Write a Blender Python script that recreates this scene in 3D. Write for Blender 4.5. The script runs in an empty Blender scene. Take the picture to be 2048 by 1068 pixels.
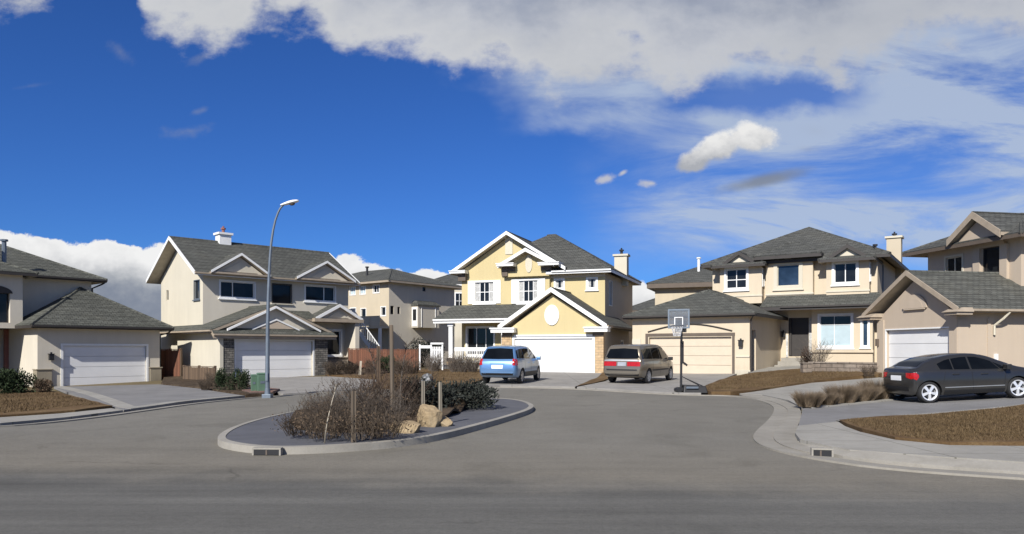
import bpy, bmesh, math, random
from mathutils import Vector, Matrix
from mathutils.bvhtree import BVHTree
from mathutils.geometry import delaunay_2d_cdt
R = math.radians
scene = bpy.context.scene
col = scene.collection
random.seed(7)

# ---------------------------------------------------------------- camera facts
F, CX, HZ, CZ = 1500.0, 1024.0, 700.0, 1.65
cam = bpy.data.cameras.new('camera'); camo = bpy.data.objects.new('camera', cam); col.objects.link(camo)
camo.location = (0, 0, CZ); camo.rotation_euler = (R(90), 0, 0)
cam.sensor_width = 36; cam.lens = 36 * F / 2048; cam.shift_y = (HZ - 534) / 2048
cam.clip_start = .1; cam.clip_end = 3000
scene.camera = camo

def sp(t, k=1.2):
    t /= k
    return k * (t if t > 30 else math.log1p(math.exp(t)))
def h(x, y):
    """height of the ground: road at 0, falling to the left, rising to the back and to the right"""
    wl = 1 / (1 + math.exp(-(y - 16) / 2.0))
    return (-.02 * min(sp(-x - 4), 30) * wl + .016 * (sp(y - 30) - sp(y - 60))
            + .058 * (sp(x - 11.2) - sp(x - 19)))
def G(px, py, dz=0.0):
    """ground point seen at a pixel of the 2048-wide photograph"""
    z = dz; X = Y = 0
    for _ in range(60):
        Y = (CZ - z) * F / (py - HZ); Y = min(Y, 200); X = (px - CX) / F * Y
        z = .5 * z + .5 * (h(X, Y) + dz)
    return X, Y
def at(px, py, Y):
    return ((px - CX) / F * Y, Y, CZ + (HZ - py) / F * Y)

# ---------------------------------------------------------------- object helpers
def tag(o, label=None, cat=None, group=None, kind=None):
    if label: o['label'] = label
    if cat: o['category'] = cat
    if group: o['group'] = group
    if kind: o['kind'] = kind
    return o
def empty(name, loc=(0, 0, 0), rz=0):
    o = bpy.data.objects.new(name, None); col.objects.link(o)
    o.location = loc; o.rotation_euler = (0, 0, rz); o.empty_display_size = .3
    return o
def copy_tree(o, parent=None):
    c = o.copy(); col.objects.link(c)
    if parent: c.parent = parent
    for ch in list(o.children): copy_tree(ch, c)
    return c

class MB:
    def __init__(s): s.v = []; s.f = []; s.m = []; s.uv = {}
    def poly(s, pts, m=0):
        n = len(s.v); s.v += [tuple(p) for p in pts]; s.f.append(tuple(range(n, n + len(pts)))); s.m.append(m)
    def idx(s, pts, faces, m=0):
        n = len(s.v); s.v += [tuple(p) for p in pts]
        for f in faces: s.f.append(tuple(n + i for i in f)); s.m.append(m)
    def hexa(s, p, m=0):      # 8 points: bottom 0-3, top 4-7
        s.idx(p, [(3, 2, 1, 0), (4, 5, 6, 7), (0, 1, 5, 4), (1, 2, 6, 5), (2, 3, 7, 6), (3, 0, 4, 7)], m)
    def box(s, x0, x1, y0, y1, z0, z1, m=0):
        s.hexa([(x0, y0, z0), (x1, y0, z0), (x1, y1, z0), (x0, y1, z0), (x0, y0, z1), (x1, y0, z1), (x1, y1, z1), (x0, y1, z1)], m)
    def fbox(s, P, u0, u1, w0, w1, z0, z1, m=0):
        s.hexa([P(u0, w0, z0), P(u1, w0, z0), P(u1, w1, z0), P(u0, w1, z0), P(u0, w0, z1), P(u1, w0, z1), P(u1, w1, z1), P(u0, w1, z1)], m)
    def prism(s, pts, off, m=0):   # polygon extruded along a vector
        n = len(pts); q = [tuple(a + b for a, b in zip(p, off)) for p in pts]
        s.idx(list(pts) + q, [tuple(range(n)), tuple(range(2 * n - 1, n - 1, -1))] + [(i, n + i, n + (i + 1) % n, (i + 1) % n) for i in range(n)], m)
    def tube(s, path, rad, n=6, m=0, cap=True):
        path = [Vector(p) for p in path]
        if not hasattr(rad, '__len__'): rad = [rad] * len(path)
        rings = []; base = len(s.v); up = None
        for i, p in enumerate(path):
            d = (path[min(i + 1, len(path) - 1)] - path[max(i - 1, 0)])
            d = d.normalized() if d.length > 1e-9 else Vector((0, 0, 1))
            a = Vector((1, 0, 0)) if abs(d.z) > .8 else Vector((0, 0, 1))
            if up is None: up = d.cross(a).normalized()
            up = (up - d * up.dot(d)); up = up.normalized() if up.length > 1e-6 else d.cross(a).normalized()
            b = d.cross(up)
            for k in range(n):
                t = 2 * math.pi * k / n
                s.v.append(tuple(p + (up * math.cos(t) + b * math.sin(t)) * rad[i]))
        for i in range(len(path) - 1):
            for k in range(n):
                a0 = base + i * n + k; a1 = base + i * n + (k + 1) % n
                s.f.append((a0, a1, a1 + n, a0 + n)); s.m.append(m)
        if cap:
            s.f.append(tuple(base + k for k in range(n - 1, -1, -1))); s.m.append(m)
            e = base + (len(path) - 1) * n
            s.f.append(tuple(e + k for k in range(n))); s.m.append(m)
    def lathe(s, prof, n=24, axis='z', c=(0, 0, 0), m=0):
        base = len(s.v)
        for r, t in prof:
            for k in range(n):
                a = 2 * math.pi * k / n; x, y = r * math.cos(a), r * math.sin(a)
                p = (x, y, t) if axis == 'z' else (x, t, y)
                s.v.append((p[0] + c[0], p[1] + c[1], p[2] + c[2]))
        for i in range(len(prof) - 1):
            for k in range(n):
                a0 = base + i * n + k; a1 = base + i * n + (k + 1) % n
                s.f.append((a0, a1, a1 + n, a0 + n)); s.m.append(m)
    def build(s, name, mats, parent=None, smooth=False, bevel=0, angle=35, recalc=True):
        me = bpy.data.meshes.new(name); me.from_pydata(s.v, [], s.f)
        if not isinstance(mats, (list, tuple)): mats = [mats]
        for mt in mats: me.materials.append(mt)
        me.polygons.foreach_set('material_index', s.m)
        if recalc or bevel:
            bm = bmesh.new(); bm.from_mesh(me)
            if bevel:
                bmesh.ops.remove_doubles(bm, verts=bm.verts, dist=1e-5)
                bmesh.ops.bevel(bm, geom=[e for e in bm.edges if len(e.link_faces) == 2 and e.calc_face_angle(0) > .5], offset=bevel, segments=2, affect='EDGES', profile=.6)
            bmesh.ops.recalc_face_normals(bm, faces=bm.faces)
            bm.to_mesh(me); bm.free()
        me.update()
        metric_uv(me)
        if smooth:
            me.polygons.foreach_set('use_smooth', [True] * len(me.polygons)); me.set_sharp_from_angle(angle=R(angle))
        o = bpy.data.objects.new(name, me); col.objects.link(o)
        if parent: o.parent = parent
        return o
def metric_uv(me):
    uv = me.uv_layers.new(name='UVMap'); d = [0.0] * (2 * len(me.loops))
    for p in me.polygons:
        n = p.normal; hx = Vector((-n.y, n.x, 0))
        if hx.length < .08: hx = Vector((1, 0, 0))
        hx.normalize(); vx = n.cross(hx)
        for li in p.loop_indices:
            c = me.vertices[me.loops[li].vertex_index].co
            d[2 * li] = c.dot(hx); d[2 * li + 1] = c.dot(vx)
    uv.data.foreach_set('uv', d)

# ---------------------------------------------------------------- materials
def nt_mat(name):
    m = bpy.data.materials.new(name); m.use_nodes = True; nt = m.node_tree
    return m, nt, nt.nodes['Principled BSDF']
def N(nt, t, **kw):
    n = nt.nodes.new(t)
    for k, v in kw.items():
        if k.startswith('i_'):
            key = k[2:]; key = int(key) if key.isdigit() else key.replace('_', ' ')
            n.inputs[key].default_value = v
        else: setattr(n, k, v)
    return n
def ramp(nt, fac, stops):
    r = N(nt, 'ShaderNodeValToRGB'); e = r.color_ramp.elements
    while len(e) < len(stops): e.new(.5)
    for el, (p, c) in zip(e, stops): el.position = p; el.color = (*c, 1) if len(c) == 3 else c
    nt.links.new(fac, r.inputs[0]); return r.outputs[0]
def mixc(nt, fac, a, b, mode='MIX'):
    n = N(nt, 'ShaderNodeMix', data_type='RGBA', blend_type=mode)
    for s, v in ((n.inputs[0], fac), (n.inputs[6], a), (n.inputs[7], b)):
        if isinstance(v, (int, float)): s.default_value = v
        elif isinstance(v, (tuple, list)): s.default_value = (*v[:3], 1)
        else: nt.links.new(v, s)
    return n.outputs[2]
def mth(nt, op, a, b=None, c=None, clamp=False):
    n = N(nt, 'ShaderNodeMath', operation=op, use_clamp=clamp)
    for i, v in enumerate((a, b, c)):
        if v is None: continue
        if isinstance(v, (int, float)): n.inputs[i].default_value = v
        else: nt.links.new(v, n.inputs[i])
    return n.outputs[0]
def noise(nt, vec, scale, detail=4, rough=.55, out='Fac', dist=0):
    n = N(nt, 'ShaderNodeTexNoise'); n.inputs['Scale'].default_value = scale
    n.inputs['Detail'].default_value = detail; n.inputs['Roughness'].default_value = rough; n.inputs['Distortion'].default_value = dist
    if vec is not None: nt.links.new(vec, n.inputs['Vector'])
    return n.outputs[out]
def coords(nt, kind='Object', scale=(1, 1, 1)):
    t = N(nt, 'ShaderNodeTexCoord'); mp = N(nt, 'ShaderNodeMapping'); mp.inputs['Scale'].default_value = scale
    nt.links.new(t.outputs[kind], mp.inputs[0]); return mp.outputs[0]
def bump(nt, bs, height, strength=.3, dist=.01):
    b = N(nt, 'ShaderNodeBump'); b.inputs['Strength'].default_value = strength; b.inputs['Distance'].default_value = dist
    nt.links.new(height, b.inputs['Height']); nt.links.new(b.outputs[0], bs.inputs['Normal'])

def m_plain(name, c, rough=.6, metal=0, var=.12, spec=.5, coat=0, scale=3):
    m, nt, b = nt_mat(name); v = coords(nt)
    n = noise(nt, v, scale, 5)
    lo = tuple(x * (1 - var) for x in c); hi = tuple(min(1, x * (1 + var)) for x in c)
    nt.links.new(ramp(nt, n, [(.3, lo), (.7, hi)]), b.inputs['Base Color'])
    b.inputs['Roughness'].default_value = rough; b.inputs['Metallic'].default_value = metal
    b.inputs['Specular IOR Level'].default_value = spec; b.inputs['Coat Weight'].default_value = coat
    b.inputs['Coat Roughness'].default_value = .04
    return m
def m_stucco(name, c, var=.07):
    m, nt, b = nt_mat(name); v = coords(nt)
    big = noise(nt, v, .5, 4); vs = coords(nt, 'Object', (2.2, 2.2, .25)); streak = noise(nt, vs, 1.2, 5, .65)
    fac = mth(nt, 'ADD', mth(nt, 'MULTIPLY', big, .5), mth(nt, 'MULTIPLY', streak, .5))
    c1 = ramp(nt, fac, [(.3, tuple(x * (1 - var * 1.5) for x in c)), (.7, tuple(min(1, x * (1 + var)) for x in c))])
    sz = N(nt, 'ShaderNodeSeparateXYZ'); nt.links.new(v, sz.inputs[0])
    dirt = mth(nt, 'MULTIPLY', ramp(nt, mth(nt, 'ADD', sz.outputs[2], mth(nt, 'MULTIPLY', streak, .9)), [(.3, (1, 1, 1)), (.95, (0, 0, 0))]), .38)
    c1 = mixc(nt, dirt, c1, tuple(x * .45 for x in c))
    drip = ramp(nt, noise(nt, coords(nt, 'Object', (5, 5, .12)), 1.3, 6, .7), [(.6, (1, 1, 1)), (.78, (.93, .92, .91))]); c1 = mixc(nt, 1, c1, drip, 'MULTIPLY')
    fine = noise(nt, v, 45, 3)
    nt.links.new(mixc(nt, .12, c1, ramp(nt, fine, [(.35, tuple(x * .75 for x in c)), (.65, c)])), b.inputs['Base Color'])
    b.inputs['Roughness'].default_value = .9; b.inputs['Specular IOR Level'].default_value = .2
    bump(nt, b, noise(nt, v, 28, 4), .35, .012); return m
def m_shingle(name, c, row=.19, warm=(1.08, 1.04, .97)):
    m, nt, b = nt_mat(name); uv = coords(nt, 'UV')
    wob = noise(nt, uv, .9, 3, out='Color')
    vm = N(nt, 'ShaderNodeVectorMath', operation='MULTIPLY_ADD'); vm.inputs[1].default_value = (.05, .05, 0)
    nt.links.new(wob, vm.inputs[0]); nt.links.new(uv, vm.inputs[2])
    br = N(nt, 'ShaderNodeTexBrick'); nt.links.new(vm.outputs[0], br.inputs['Vector'])
    br.inputs['Scale'].default_value = 1; br.inputs['Brick Width'].default_value = .3; br.inputs['Row Height'].default_value = row
    br.inputs['Mortar Size'].default_value = .012; br.inputs['Mortar Smooth'].default_value = .3; br.inputs['Bias'].default_value = -.1
    br.inputs['Color1'].default_value = (*[x * .8 for x in c], 1); br.inputs['Color2'].default_value = (*[x * 1.18 for x in c], 1)
    br.inputs['Mortar'].default_value = (*[x * .3 for x in c], 1); br.offset = .5
    big = noise(nt, uv, .35, 5, .6)
    tint = ramp(nt, big, [(.3, (.82, .83, .84)), (.55, (1, 1, 1)), (.75, tuple(w * 1.05 for w in warm))])
    c2 = mixc(nt, 1, br.outputs[0], tint, 'MULTIPLY')
    # weathered course lines: each third course is a thicker butt
    w = N(nt, 'ShaderNodeTexWave', wave_type='BANDS', bands_direction='Y', wave_profile='SAW'); nt.links.new(vm.outputs[0], w.inputs['Vector'])
    w.inputs['Scale'].default_value = .314 / (row * 2.5); w.inputs['Distortion'].default_value = .6; w.inputs['Detail'].default_value = 2; w.inputs['Detail Scale'].default_value = 2.5
    ln = ramp(nt, w.outputs['Fac'], [(0, (.2, .2, .2)), (.2, (1, 1, 1))])
    nt.links.new(mixc(nt, .75, c2, ln, 'MULTIPLY'), b.inputs['Base Color'])
    b.inputs['Roughness'].default_value = .88; b.inputs['Specular IOR Level'].default_value = .25
    hgt = mth(nt, 'ADD', mth(nt, 'MULTIPLY', br.outputs['Fac'], -1), mth(nt, 'MULTIPLY', noise(nt, uv, 14, 4), .8))
    bump(nt, b, hgt, .7, .03); return m
def m_ground(name, stops, scale=1.2, fine=30, bstr=.5, rough=.95):
    m, nt, b = nt_mat(name); v = coords(nt)
    n = noise(nt, v, scale, 8, .65); f = noise(nt, v, fine, 4, .7)
    fac = mth(nt, 'ADD', mth(nt, 'MULTIPLY', n, .65), mth(nt, 'MULTIPLY', f, .35))
    nt.links.new(ramp(nt, fac, stops), b.inputs['Base Color'])
    b.inputs['Roughness'].default_value = rough; b.inputs['Specular IOR Level'].default_value = .15
    bump(nt, b, f, bstr, .03); return m
def m_concrete(name, c, joint=0):
    m, nt, b = nt_mat(name); v = coords(nt)
    n = noise(nt, v, .6, 7, .6); f = noise(nt, v, 40, 3); st = noise(nt, v, 2.3, 6, .7)
    base = ramp(nt, n, [(.3, tuple(x * .84 for x in c)), (.7, tuple(x * 1.1 for x in c))])
    base = mixc(nt, .55, base, ramp(nt, st, [(.35, (.78, .77, .75)), (.55, (1, 1, 1))]), 'MULTIPLY')
    base = mixc(nt, .2, base, ramp(nt, f, [(.3, (.6, .6, .6)), (.7, (1.1, 1.1, 1.1))]), 'MULTIPLY')
    if joint:
        br = N(nt, 'ShaderNodeTexBrick'); nt.links.new(v, br.inputs['Vector']); br.offset = 0
        br.inputs['Scale'].default_value = 1; br.inputs['Brick Width'].default_value = joint; br.inputs['Row Height'].default_value = joint
        br.inputs['Mortar Size'].default_value = .012; br.inputs['Color1'].default_value = br.inputs['Color2'].default_value = (1, 1, 1, 1); br.inputs['Mortar'].default_value = (.5, .5, .48, 1)
        base = mixc(nt, 1, base, br.outputs[0], 'MULTIPLY')
    nt.links.new(base, b.inputs['Base Color']); b.inputs['Roughness'].default_value = .88; b.inputs['Specular IOR Level'].default_value = .25
    bump(nt, b, f, .25, .006); return m
def m_glass(name, c=(.012, .016, .022), rough=.04):
    m, nt, b = nt_mat(name); v = coords(nt)
    n = noise(nt, v, .8, 3)
    nt.links.new(ramp(nt, n, [(.35, tuple(x * .6 for x in c)), (.65, tuple(x * 1.6 for x in c))]), b.inputs['Base Color'])
    b.inputs['Roughness'].default_value = rough; b.inputs['IOR'].default_value = 1.5
    bump(nt, b, noise(nt, v, .9, 2), .06, .05); return m
def m_bricks(name, c1, c2, mortar, bw=.3, rh=.12, noise_amt=.4):
    m, nt, b = nt_mat(name); uv = coords(nt, 'UV')
    br = N(nt, 'ShaderNodeTexBrick'); nt.links.new(uv, br.inputs['Vector']); br.inputs['Scale'].default_value = 1
    br.inputs['Brick Width'].default_value = bw; br.inputs['Row Height'].default_value = rh; br.inputs['Mortar Size'].default_value = .012
    br.inputs['Color1'].default_value = (*c1, 1); br.inputs['Color2'].default_value = (*c2, 1); br.inputs['Mortar'].default_value = (*mortar, 1)
    n = noise(nt, uv, 4, 5)
    nt.links.new(mixc(nt, noise_amt, br.outputs[0], ramp(nt, n, [(.3, (.4, .4, .4)), (.7, (1.2, 1.2, 1.2))]), 'MULTIPLY'), b.inputs['Base Color'])
    b.inputs['Roughness'].default_value = .9; bump(nt, b, mth(nt, 'MULTIPLY', br.outputs['Fac'], -1), .6, .02); return m
def m_wood(name, c, plank=.14, axis=0):
    m, nt, b = nt_mat(name); uv = coords(nt, 'UV'); sx = N(nt, 'ShaderNodeSeparateXYZ'); nt.links.new(uv, sx.inputs[0])
    k = mth(nt, 'DIVIDE', sx.outputs[axis], plank); fl = mth(nt, 'FLOOR', k); fr = mth(nt, 'FRACT', k)
    wn = N(nt, 'ShaderNodeTexWhiteNoise', noise_dimensions='1D'); nt.links.new(fl, wn.inputs['W'])
    grain = noise(nt, coords(nt, 'UV', (18, 1.2, 1) if axis == 0 else (1.2, 18, 1)), 1, 5)
    f = mth(nt, 'ADD', mth(nt, 'MULTIPLY', wn.outputs['Value'], .5), mth(nt, 'MULTIPLY', grain, .5))
    base = ramp(nt, f, [(.15, tuple(x * .6 for x in c)), (.85, tuple(min(1, x * 1.35) for x in c))])
    gap = ramp(nt, fr, [(0, (.12, .12, .12)), (.07, (1, 1, 1)), (.93, (1, 1, 1)), (1, (.12, .12, .12))])
    nt.links.new(mixc(nt, 1, base, gap, 'MULTIPLY'), b.inputs['Base Color']); b.inputs['Roughness'].default_value = .85
    bump(nt, b, grain, .3, .01); return m
def m_leaf(name, c, var=.5, rough=.75):
    m, nt, b = nt_mat(name); v = coords(nt); n = noise(nt, v, 9, 4, .7); big = noise(nt, v, 2, 2)
    f = mth(nt, 'ADD', mth(nt, 'MULTIPLY', n, .6), mth(nt, 'MULTIPLY', big, .4))
    nt.links.new(ramp(nt, f, [(.3, tuple(x * (1 - var) for x in c)), (.7, tuple(x * (1 + var) for x in c))]), b.inputs['Base Color'])
    b.inputs['Roughness'].default_value = rough; b.inputs['Specular IOR Level'].default_value = .2; return m
def m_paint(name, c, rough=.28, metal=.5):
    m, nt, b = nt_mat(name); v = coords(nt)
    fl = noise(nt, v, 350, 2); dust = noise(nt, v, 2.2, 5)
    base = ramp(nt, fl, [(.3, tuple(x * .85 for x in c)), (.7, tuple(x * 1.15 for x in c))])
    sx = N(nt, 'ShaderNodeSeparateXYZ'); nt.links.new(v, sx.inputs[0])
    low = mth(nt, 'MULTIPLY', ramp(nt, sx.outputs[2], [(.2, (1, 1, 1)), (.75, (0, 0, 0))]), mth(nt, 'MULTIPLY', dust, .5))
    nt.links.new(mixc(nt, low, base, (.16, .15, .13)), b.inputs['Base Color'])
    nt.links.new(mth(nt, 'ADD', mth(nt, 'MULTIPLY', low, .6), rough, clamp=True), b.inputs['Roughness'])
    b.inputs['Metallic'].default_value = metal; b.inputs['Coat Weight'].default_value = .7; b.inputs['Coat Roughness'].default_value = .06
    return m
def m_asphalt(name):
    m, nt, b = nt_mat(name); v = coords(nt); sx = N(nt, 'ShaderNodeSeparateXYZ'); nt.links.new(v, sx.inputs[0])
    big = noise(nt, v, .12, 6, .6); med = noise(nt, v, .9, 7, .65); fine = noise(nt, v, 55, 3, .8)
    streak = noise(nt, coords(nt, 'Object', (.11, 1.9, 1)), 1, 6, .62)
    # older paler asphalt of the bulb against the darker through street with its wheel tracks
    edge = mth(nt, 'ADD', mth(nt, 'ADD', sx.outputs[1], mth(nt, 'MULTIPLY', sx.outputs[0], .13)), mth(nt, 'MULTIPLY', mth(nt, 'SUBTRACT', med, .5), 1.6))
    near = ramp(nt, mth(nt, 'DIVIDE', edge, 20), [(.43, (1, 1, 1)), (.5, (0, 0, 0))])
    mid = ramp(nt, mth(nt, 'DIVIDE', edge, 30), [(.33, (1, 1, 1)), (.47, (0, 0, 0))])
    pale = ramp(nt, mth(nt, 'ADD', mth(nt, 'MULTIPLY', big, .55), mth(nt, 'MULTIPLY', med, .45)), [(.33, (.155, .145, .128)), (.67, (.215, .203, .182))])
    dusty = ramp(nt, mth(nt, 'ADD', mth(nt, 'MULTIPLY', streak, .6), mth(nt, 'MULTIPLY', med, .4)), [(.33, (.15, .137, .117)), (.67, (.22, .2, .17))])
    dark = ramp(nt, mth(nt, 'ADD', mth(nt, 'MULTIPLY', streak, .75), mth(nt, 'MULTIPLY', med, .25)), [(.3, (.088, .085, .08)), (.52, (.128, .124, .117)), (.72, (.165, .16, .15))])
    c = mixc(nt, mid, pale, dusty); c = mixc(nt, near, c, dark)
    grit = noise(nt, v, 14, 4, .75); c = mixc(nt, .5, c, ramp(nt, grit, [(.32, (.7, .69, .67)), (.5, (1, 1, 1)), (.7, (1.22, 1.2, 1.16))]), 'MULTIPLY')
    blot = ramp(nt, noise(nt, v, .55, 7, .65, dist=.6), [(.30, (.8, .8, .79)), (.44, (1, 1, 1)), (.62, (1, 1, 1)), (.75, (1.1, 1.09, 1.07))]); c = mixc(nt, .8, c, blot, 'MULTIPLY')
    c = mixc(nt, .6, c, ramp(nt, fine, [(.3, (.6, .6, .6)), (.7, (1.3, 1.3, 1.3))]), 'MULTIPLY')
    vor = N(nt, 'ShaderNodeTexVoronoi', feature='DISTANCE_TO_EDGE'); vor.inputs['Scale'].default_value = .22
    wv = N(nt, 'ShaderNodeVectorMath', operation='MULTIPLY_ADD'); wv.inputs[1].default_value = (1.3, 1.3, 0)
    nt.links.new(noise(nt, v, 1.1, 5, out='Color'), wv.inputs[0]); nt.links.new(v, wv.inputs[2]); nt.links.new(wv.outputs[0], vor.inputs['Vector'])
    crack = ramp(nt, vor.outputs['Distance'], [(.0, (.62, .61, .6)), (.009, (1, 1, 1))])
    cm = ramp(nt, noise(nt, v, .25, 3), [(.52, (0, 0, 0)), (.62, (1, 1, 1))])
    c = mixc(nt, cm, c, mixc(nt, 1, c, crack, 'MULTIPLY'))
    c = mixc(nt, 1, c, (1.0, 1, .955), 'MULTIPLY'); nt.links.new(c, b.inputs['Base Color']); b.inputs['Roughness'].default_value = .9; b.inputs['Specular IOR Level'].default_value = .25
    bump(nt, b, fine, .5, .01); return m

M = {}
M['white'] = m_plain('white_paint', (.78, .78, .76), .5, var=.05)
M['door_white'] = m_plain('garage_door_white', (.74, .74, .73), .45, var=.04, scale=1.2)
M['door_cream'] = m_plain('garage_door_cream', (.58, .49, .37), .5, var=.04)
M['dark_trim'] = m_plain('dark_brown_trim', (.035, .03, .027), .6)
M['brown_trim'] = m_plain('brown_trim', (.11, .085, .065), .7)
M['taupe_trim'] = m_plain('taupe_trim', (.34, .28, .21), .7)
M['soffit'] = m_plain('soffit', (.42, .37, .29), .8)
M['cream'] = m_stucco('cream_stucco', (.52, .45, .335))
M['cream2'] = m_stucco('pale_cream_stucco', (.58, .535, .43))
M['grey_stucco'] = m_stucco('greige_stucco', (.60, .55, .455))
M['yellow'] = m_stucco('yellow_stucco', (.56, .465, .255), .05)
M['tan'] = m_stucco('tan_stucco', (.60, .51, .38))
M['pink'] = m_stucco('pinkish_stucco', (.495, .41, .315), .05)
M['taupe'] = m_stucco('taupe_stone_panel', (.30, .26, .19), .2)
M['roof'] = m_shingle('grey_shingle', (.105, .106, .093))
M['roof_green'] = m_shingle('greenish_shingle', (.108, .11, .093))
M['roof_dark'] = m_shingle('dark_shingle', (.098, .099, .09))
M['glass'] = m_glass('window_glass', (.014, .016, .018))
M['glass'].node_tree.nodes['Principled BSDF'].inputs['Specular IOR Level'].default_value = .3
M['glass_sky_reflect'] = m_glass('sky_reflect_window_glass', (.02, .035, .06))  # blue of the reflected sky is painted into the pane's base colour
M['blind'] = m_plain('pale_blind', (.42, .52, .56), .35, var=.06)
M['curtain'] = m_plain('curtain', (.5, .5, .48), .8, var=.3, scale=9)
M['metal'] = m_plain('galvanised_metal', (.15, .18, .215), .5, .4, .15)
M['dark_metal'] = m_plain('dark_metal', (.03, .03, .032), .5, .3)
M['black'] = m_plain('black_plastic', (.012, .012, .013), .55)
M['rubber'] = m_plain('tyre_rubber', (.018, .018, .019), .8)
M['alloy'] = m_plain('alloy', (.72, .73, .75), .25, .85, .05)
M['steel_hub'] = m_plain('hubcap', (.42, .43, .44), .4, .6)
M['red_lamp'] = m_plain('red_lamp', (.38, .008, .006), .25, coat=.3, var=.3, scale=20)
M['plate'] = m_plain('licence_plate', (.8, .8, .8), .4, var=.04)
M['car_glass'] = m_glass('car_glass', (.004, .005, .006), .03)
M['car_glass'].node_tree.nodes['Principled BSDF'].inputs['Specular IOR Level'].default_value = .28
M['paint_blue'] = m_paint('blue_paint', (.14, .28, .50))
M['paint_taupe'] = m_paint('taupe_paint', (.21, .18, .135))
M['paint_grey'] = m_paint('grey_paint', (.052, .051, .05), .28, .6)
M['asphalt'] = m_asphalt('asphalt')
M['concrete'] = m_concrete('driveway_concrete', (.30, .285, .26), 3.1)
M['concrete_grey'] = m_concrete('grey_driveway_concrete', (.215, .21, .205), 0)
M['concrete_pale'] = m_concrete('pale_concrete', (.33, .315, .28), 1.6)
M['kerb'] = m_concrete('kerb_concrete', (.33, .31, .27), 0)
M['gutter'] = m_concrete('gutter_concrete', (.30, .28, .24), 0)
M['paving'] = m_concrete('island_paving', (.115, .117, .13), 0)
M['lawn'] = m_ground('dormant_lawn', [(.3, (.06, .037, .018)), (.5, (.13, .082, .04)), (.72, (.24, .17, .085))], .7, 22)
M['soil'] = m_ground('soil', [(.3, (.025, .018, .012)), (.5, (.07, .05, .033)), (.7, (.15, .115, .08))], 2.5, 30, .8)
M['field'] = m_ground('far_ground', [(.3, (.10, .08, .045)), (.7, (.20, .16, .09))], .3, 12)
M['pavers'] = m_bricks('red_pavers', (.20, .10, .07), (.26, .15, .11), (.1, .08, .07), .2, .1)
M['stone'] = m_bricks('ledge_stone', (.10, .095, .085), (.24, .22, .19), (.03, .03, .028), .34, .13, .7)
M['sand_stone'] = m_bricks('sandy_stone', (.48, .33, .18), (.58, .42, .25), (.35, .27, .18), .35, .16)
M['blocks'] = m_bricks('wall_blocks', (.20, .16, .125), (.32, .27, .22), (.06, .05, .04), .62, .21, .6)
M['boulder'] = m_ground('sandstone', [(.28, (.17, .12, .07)), (.5, (.35, .265, .16)), (.75, (.48, .385, .25))], 1.6, 18, .8)
M['pale_rock'] = m_ground('mottled_rock', [(.42, (.03, .03, .03)), (.52, (.16, .165, .17)), (.62, (.5, .5, .5))], 5, 14, .6)
M['fence_red'] = m_wood('red_brown_boards', (.165, .068, .038))
M['fence_brown'] = m_wood('brown_boards', (.12, .08, .05))
M['post'] = m_wood('weathered_post', (.22, .17, .12), .5)
M['post_pale'] = m_wood('pale_stake', (.5, .44, .34), .5)
M['twig'] = m_leaf('twigs', (.078, .060, .044), .5)
M['twig_grey'] = m_leaf('grey_twigs', (.12, .10, .082), .4)
M['twig_red'] = m_leaf('red_twigs', (.08, .055, .04), .5)
M['dry_leaf'] = m_leaf('dry_leaves', (.10, .07, .045), .6)
M['evergreen'] = m_leaf('evergreen', (.03, .045, .02), .6)
M['juniper'] = m_leaf('juniper', (.032, .036, .03), .55)
M['straw'] = m_leaf('dry_grass', (.165, .125, .085), .55)
M['grass_blade'] = m_leaf('grass_blades', (.11, .075, .038), .5)
M['green_box'] = m_plain('green_enamel', (.085, .15, .10), .5)
M['terracotta'] = m_plain('reddish_column', (.25, .10, .075), .8)
M['acrylic'] = m_plain('backboard_sheet', (.30, .33, .38), .1)
M['acrylic'].node_tree.nodes['Principled BSDF'].inputs['Alpha'].default_value = .2
M['net'] = m_plain('net_cord', (.7, .7, .7), .8)
M['head_lamp'] = m_plain('clear_lens', (.6, .62, .65), .1)
M['bright_alloy'] = m_plain('bright_alloy', (.86, .87, .88), .3, .5, .03)
M['mirror_white'] = m_plain('seat_cover', (.5, .55, .55), .6, var=.4, scale=12)
# ---------------------------------------------------------------- house kit
SPLIT = {'stone_facing', 'barge_board', 'eave_return', 'corner_pilaster', 'stone_pier', 'eave_bracket', 'brick_pier', 'corner_trim', 'side_pilaster', 'balcony_post', 'shutter', 'curtain', 'door_side_panel', 'arched_surround', 'brace', 'bay_moulding', 'wall'}
def pieces(mb, eps):
    """the far-apart solids of one builder, each as a builder of its own"""
    par = list(range(len(mb.v)))
    def fd(a):
        while par[a] != a: par[a] = par[par[a]]; a = par[a]
        return a
    for f in mb.f:
        for a in f[1:]: par[fd(a)] = fd(f[0])
    isl = {}
    for i in range(len(mb.v)): isl.setdefault(fd(i), []).append(i)
    gr = []
    for vs in isl.values():
        lo = [min(mb.v[i][k] for i in vs) - eps for k in range(3)]; hi = [max(mb.v[i][k] for i in vs) + eps for k in range(3)]; vs = set(vs)
        for q in [q for q in gr if all(q[0][k] <= hi[k] and lo[k] <= q[1][k] for k in range(3))]:
            gr.remove(q); lo = [min(a, b) for a, b in zip(lo, q[0])]; hi = [max(a, b) for a, b in zip(hi, q[1])]; vs |= q[2]
        gr.append((lo, hi, vs))
    out = []
    for lo, hi, vs in gr:
        m = MB(); ix = {}
        for i in sorted(vs): ix[i] = len(m.v); m.v.append(mb.v[i])
        for f, mi in zip(mb.f, mb.m):
            if f[0] in vs: m.f.append(tuple(ix[a] for a in f)); m.m.append(mi)
        out.append(m)
    return out
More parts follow.
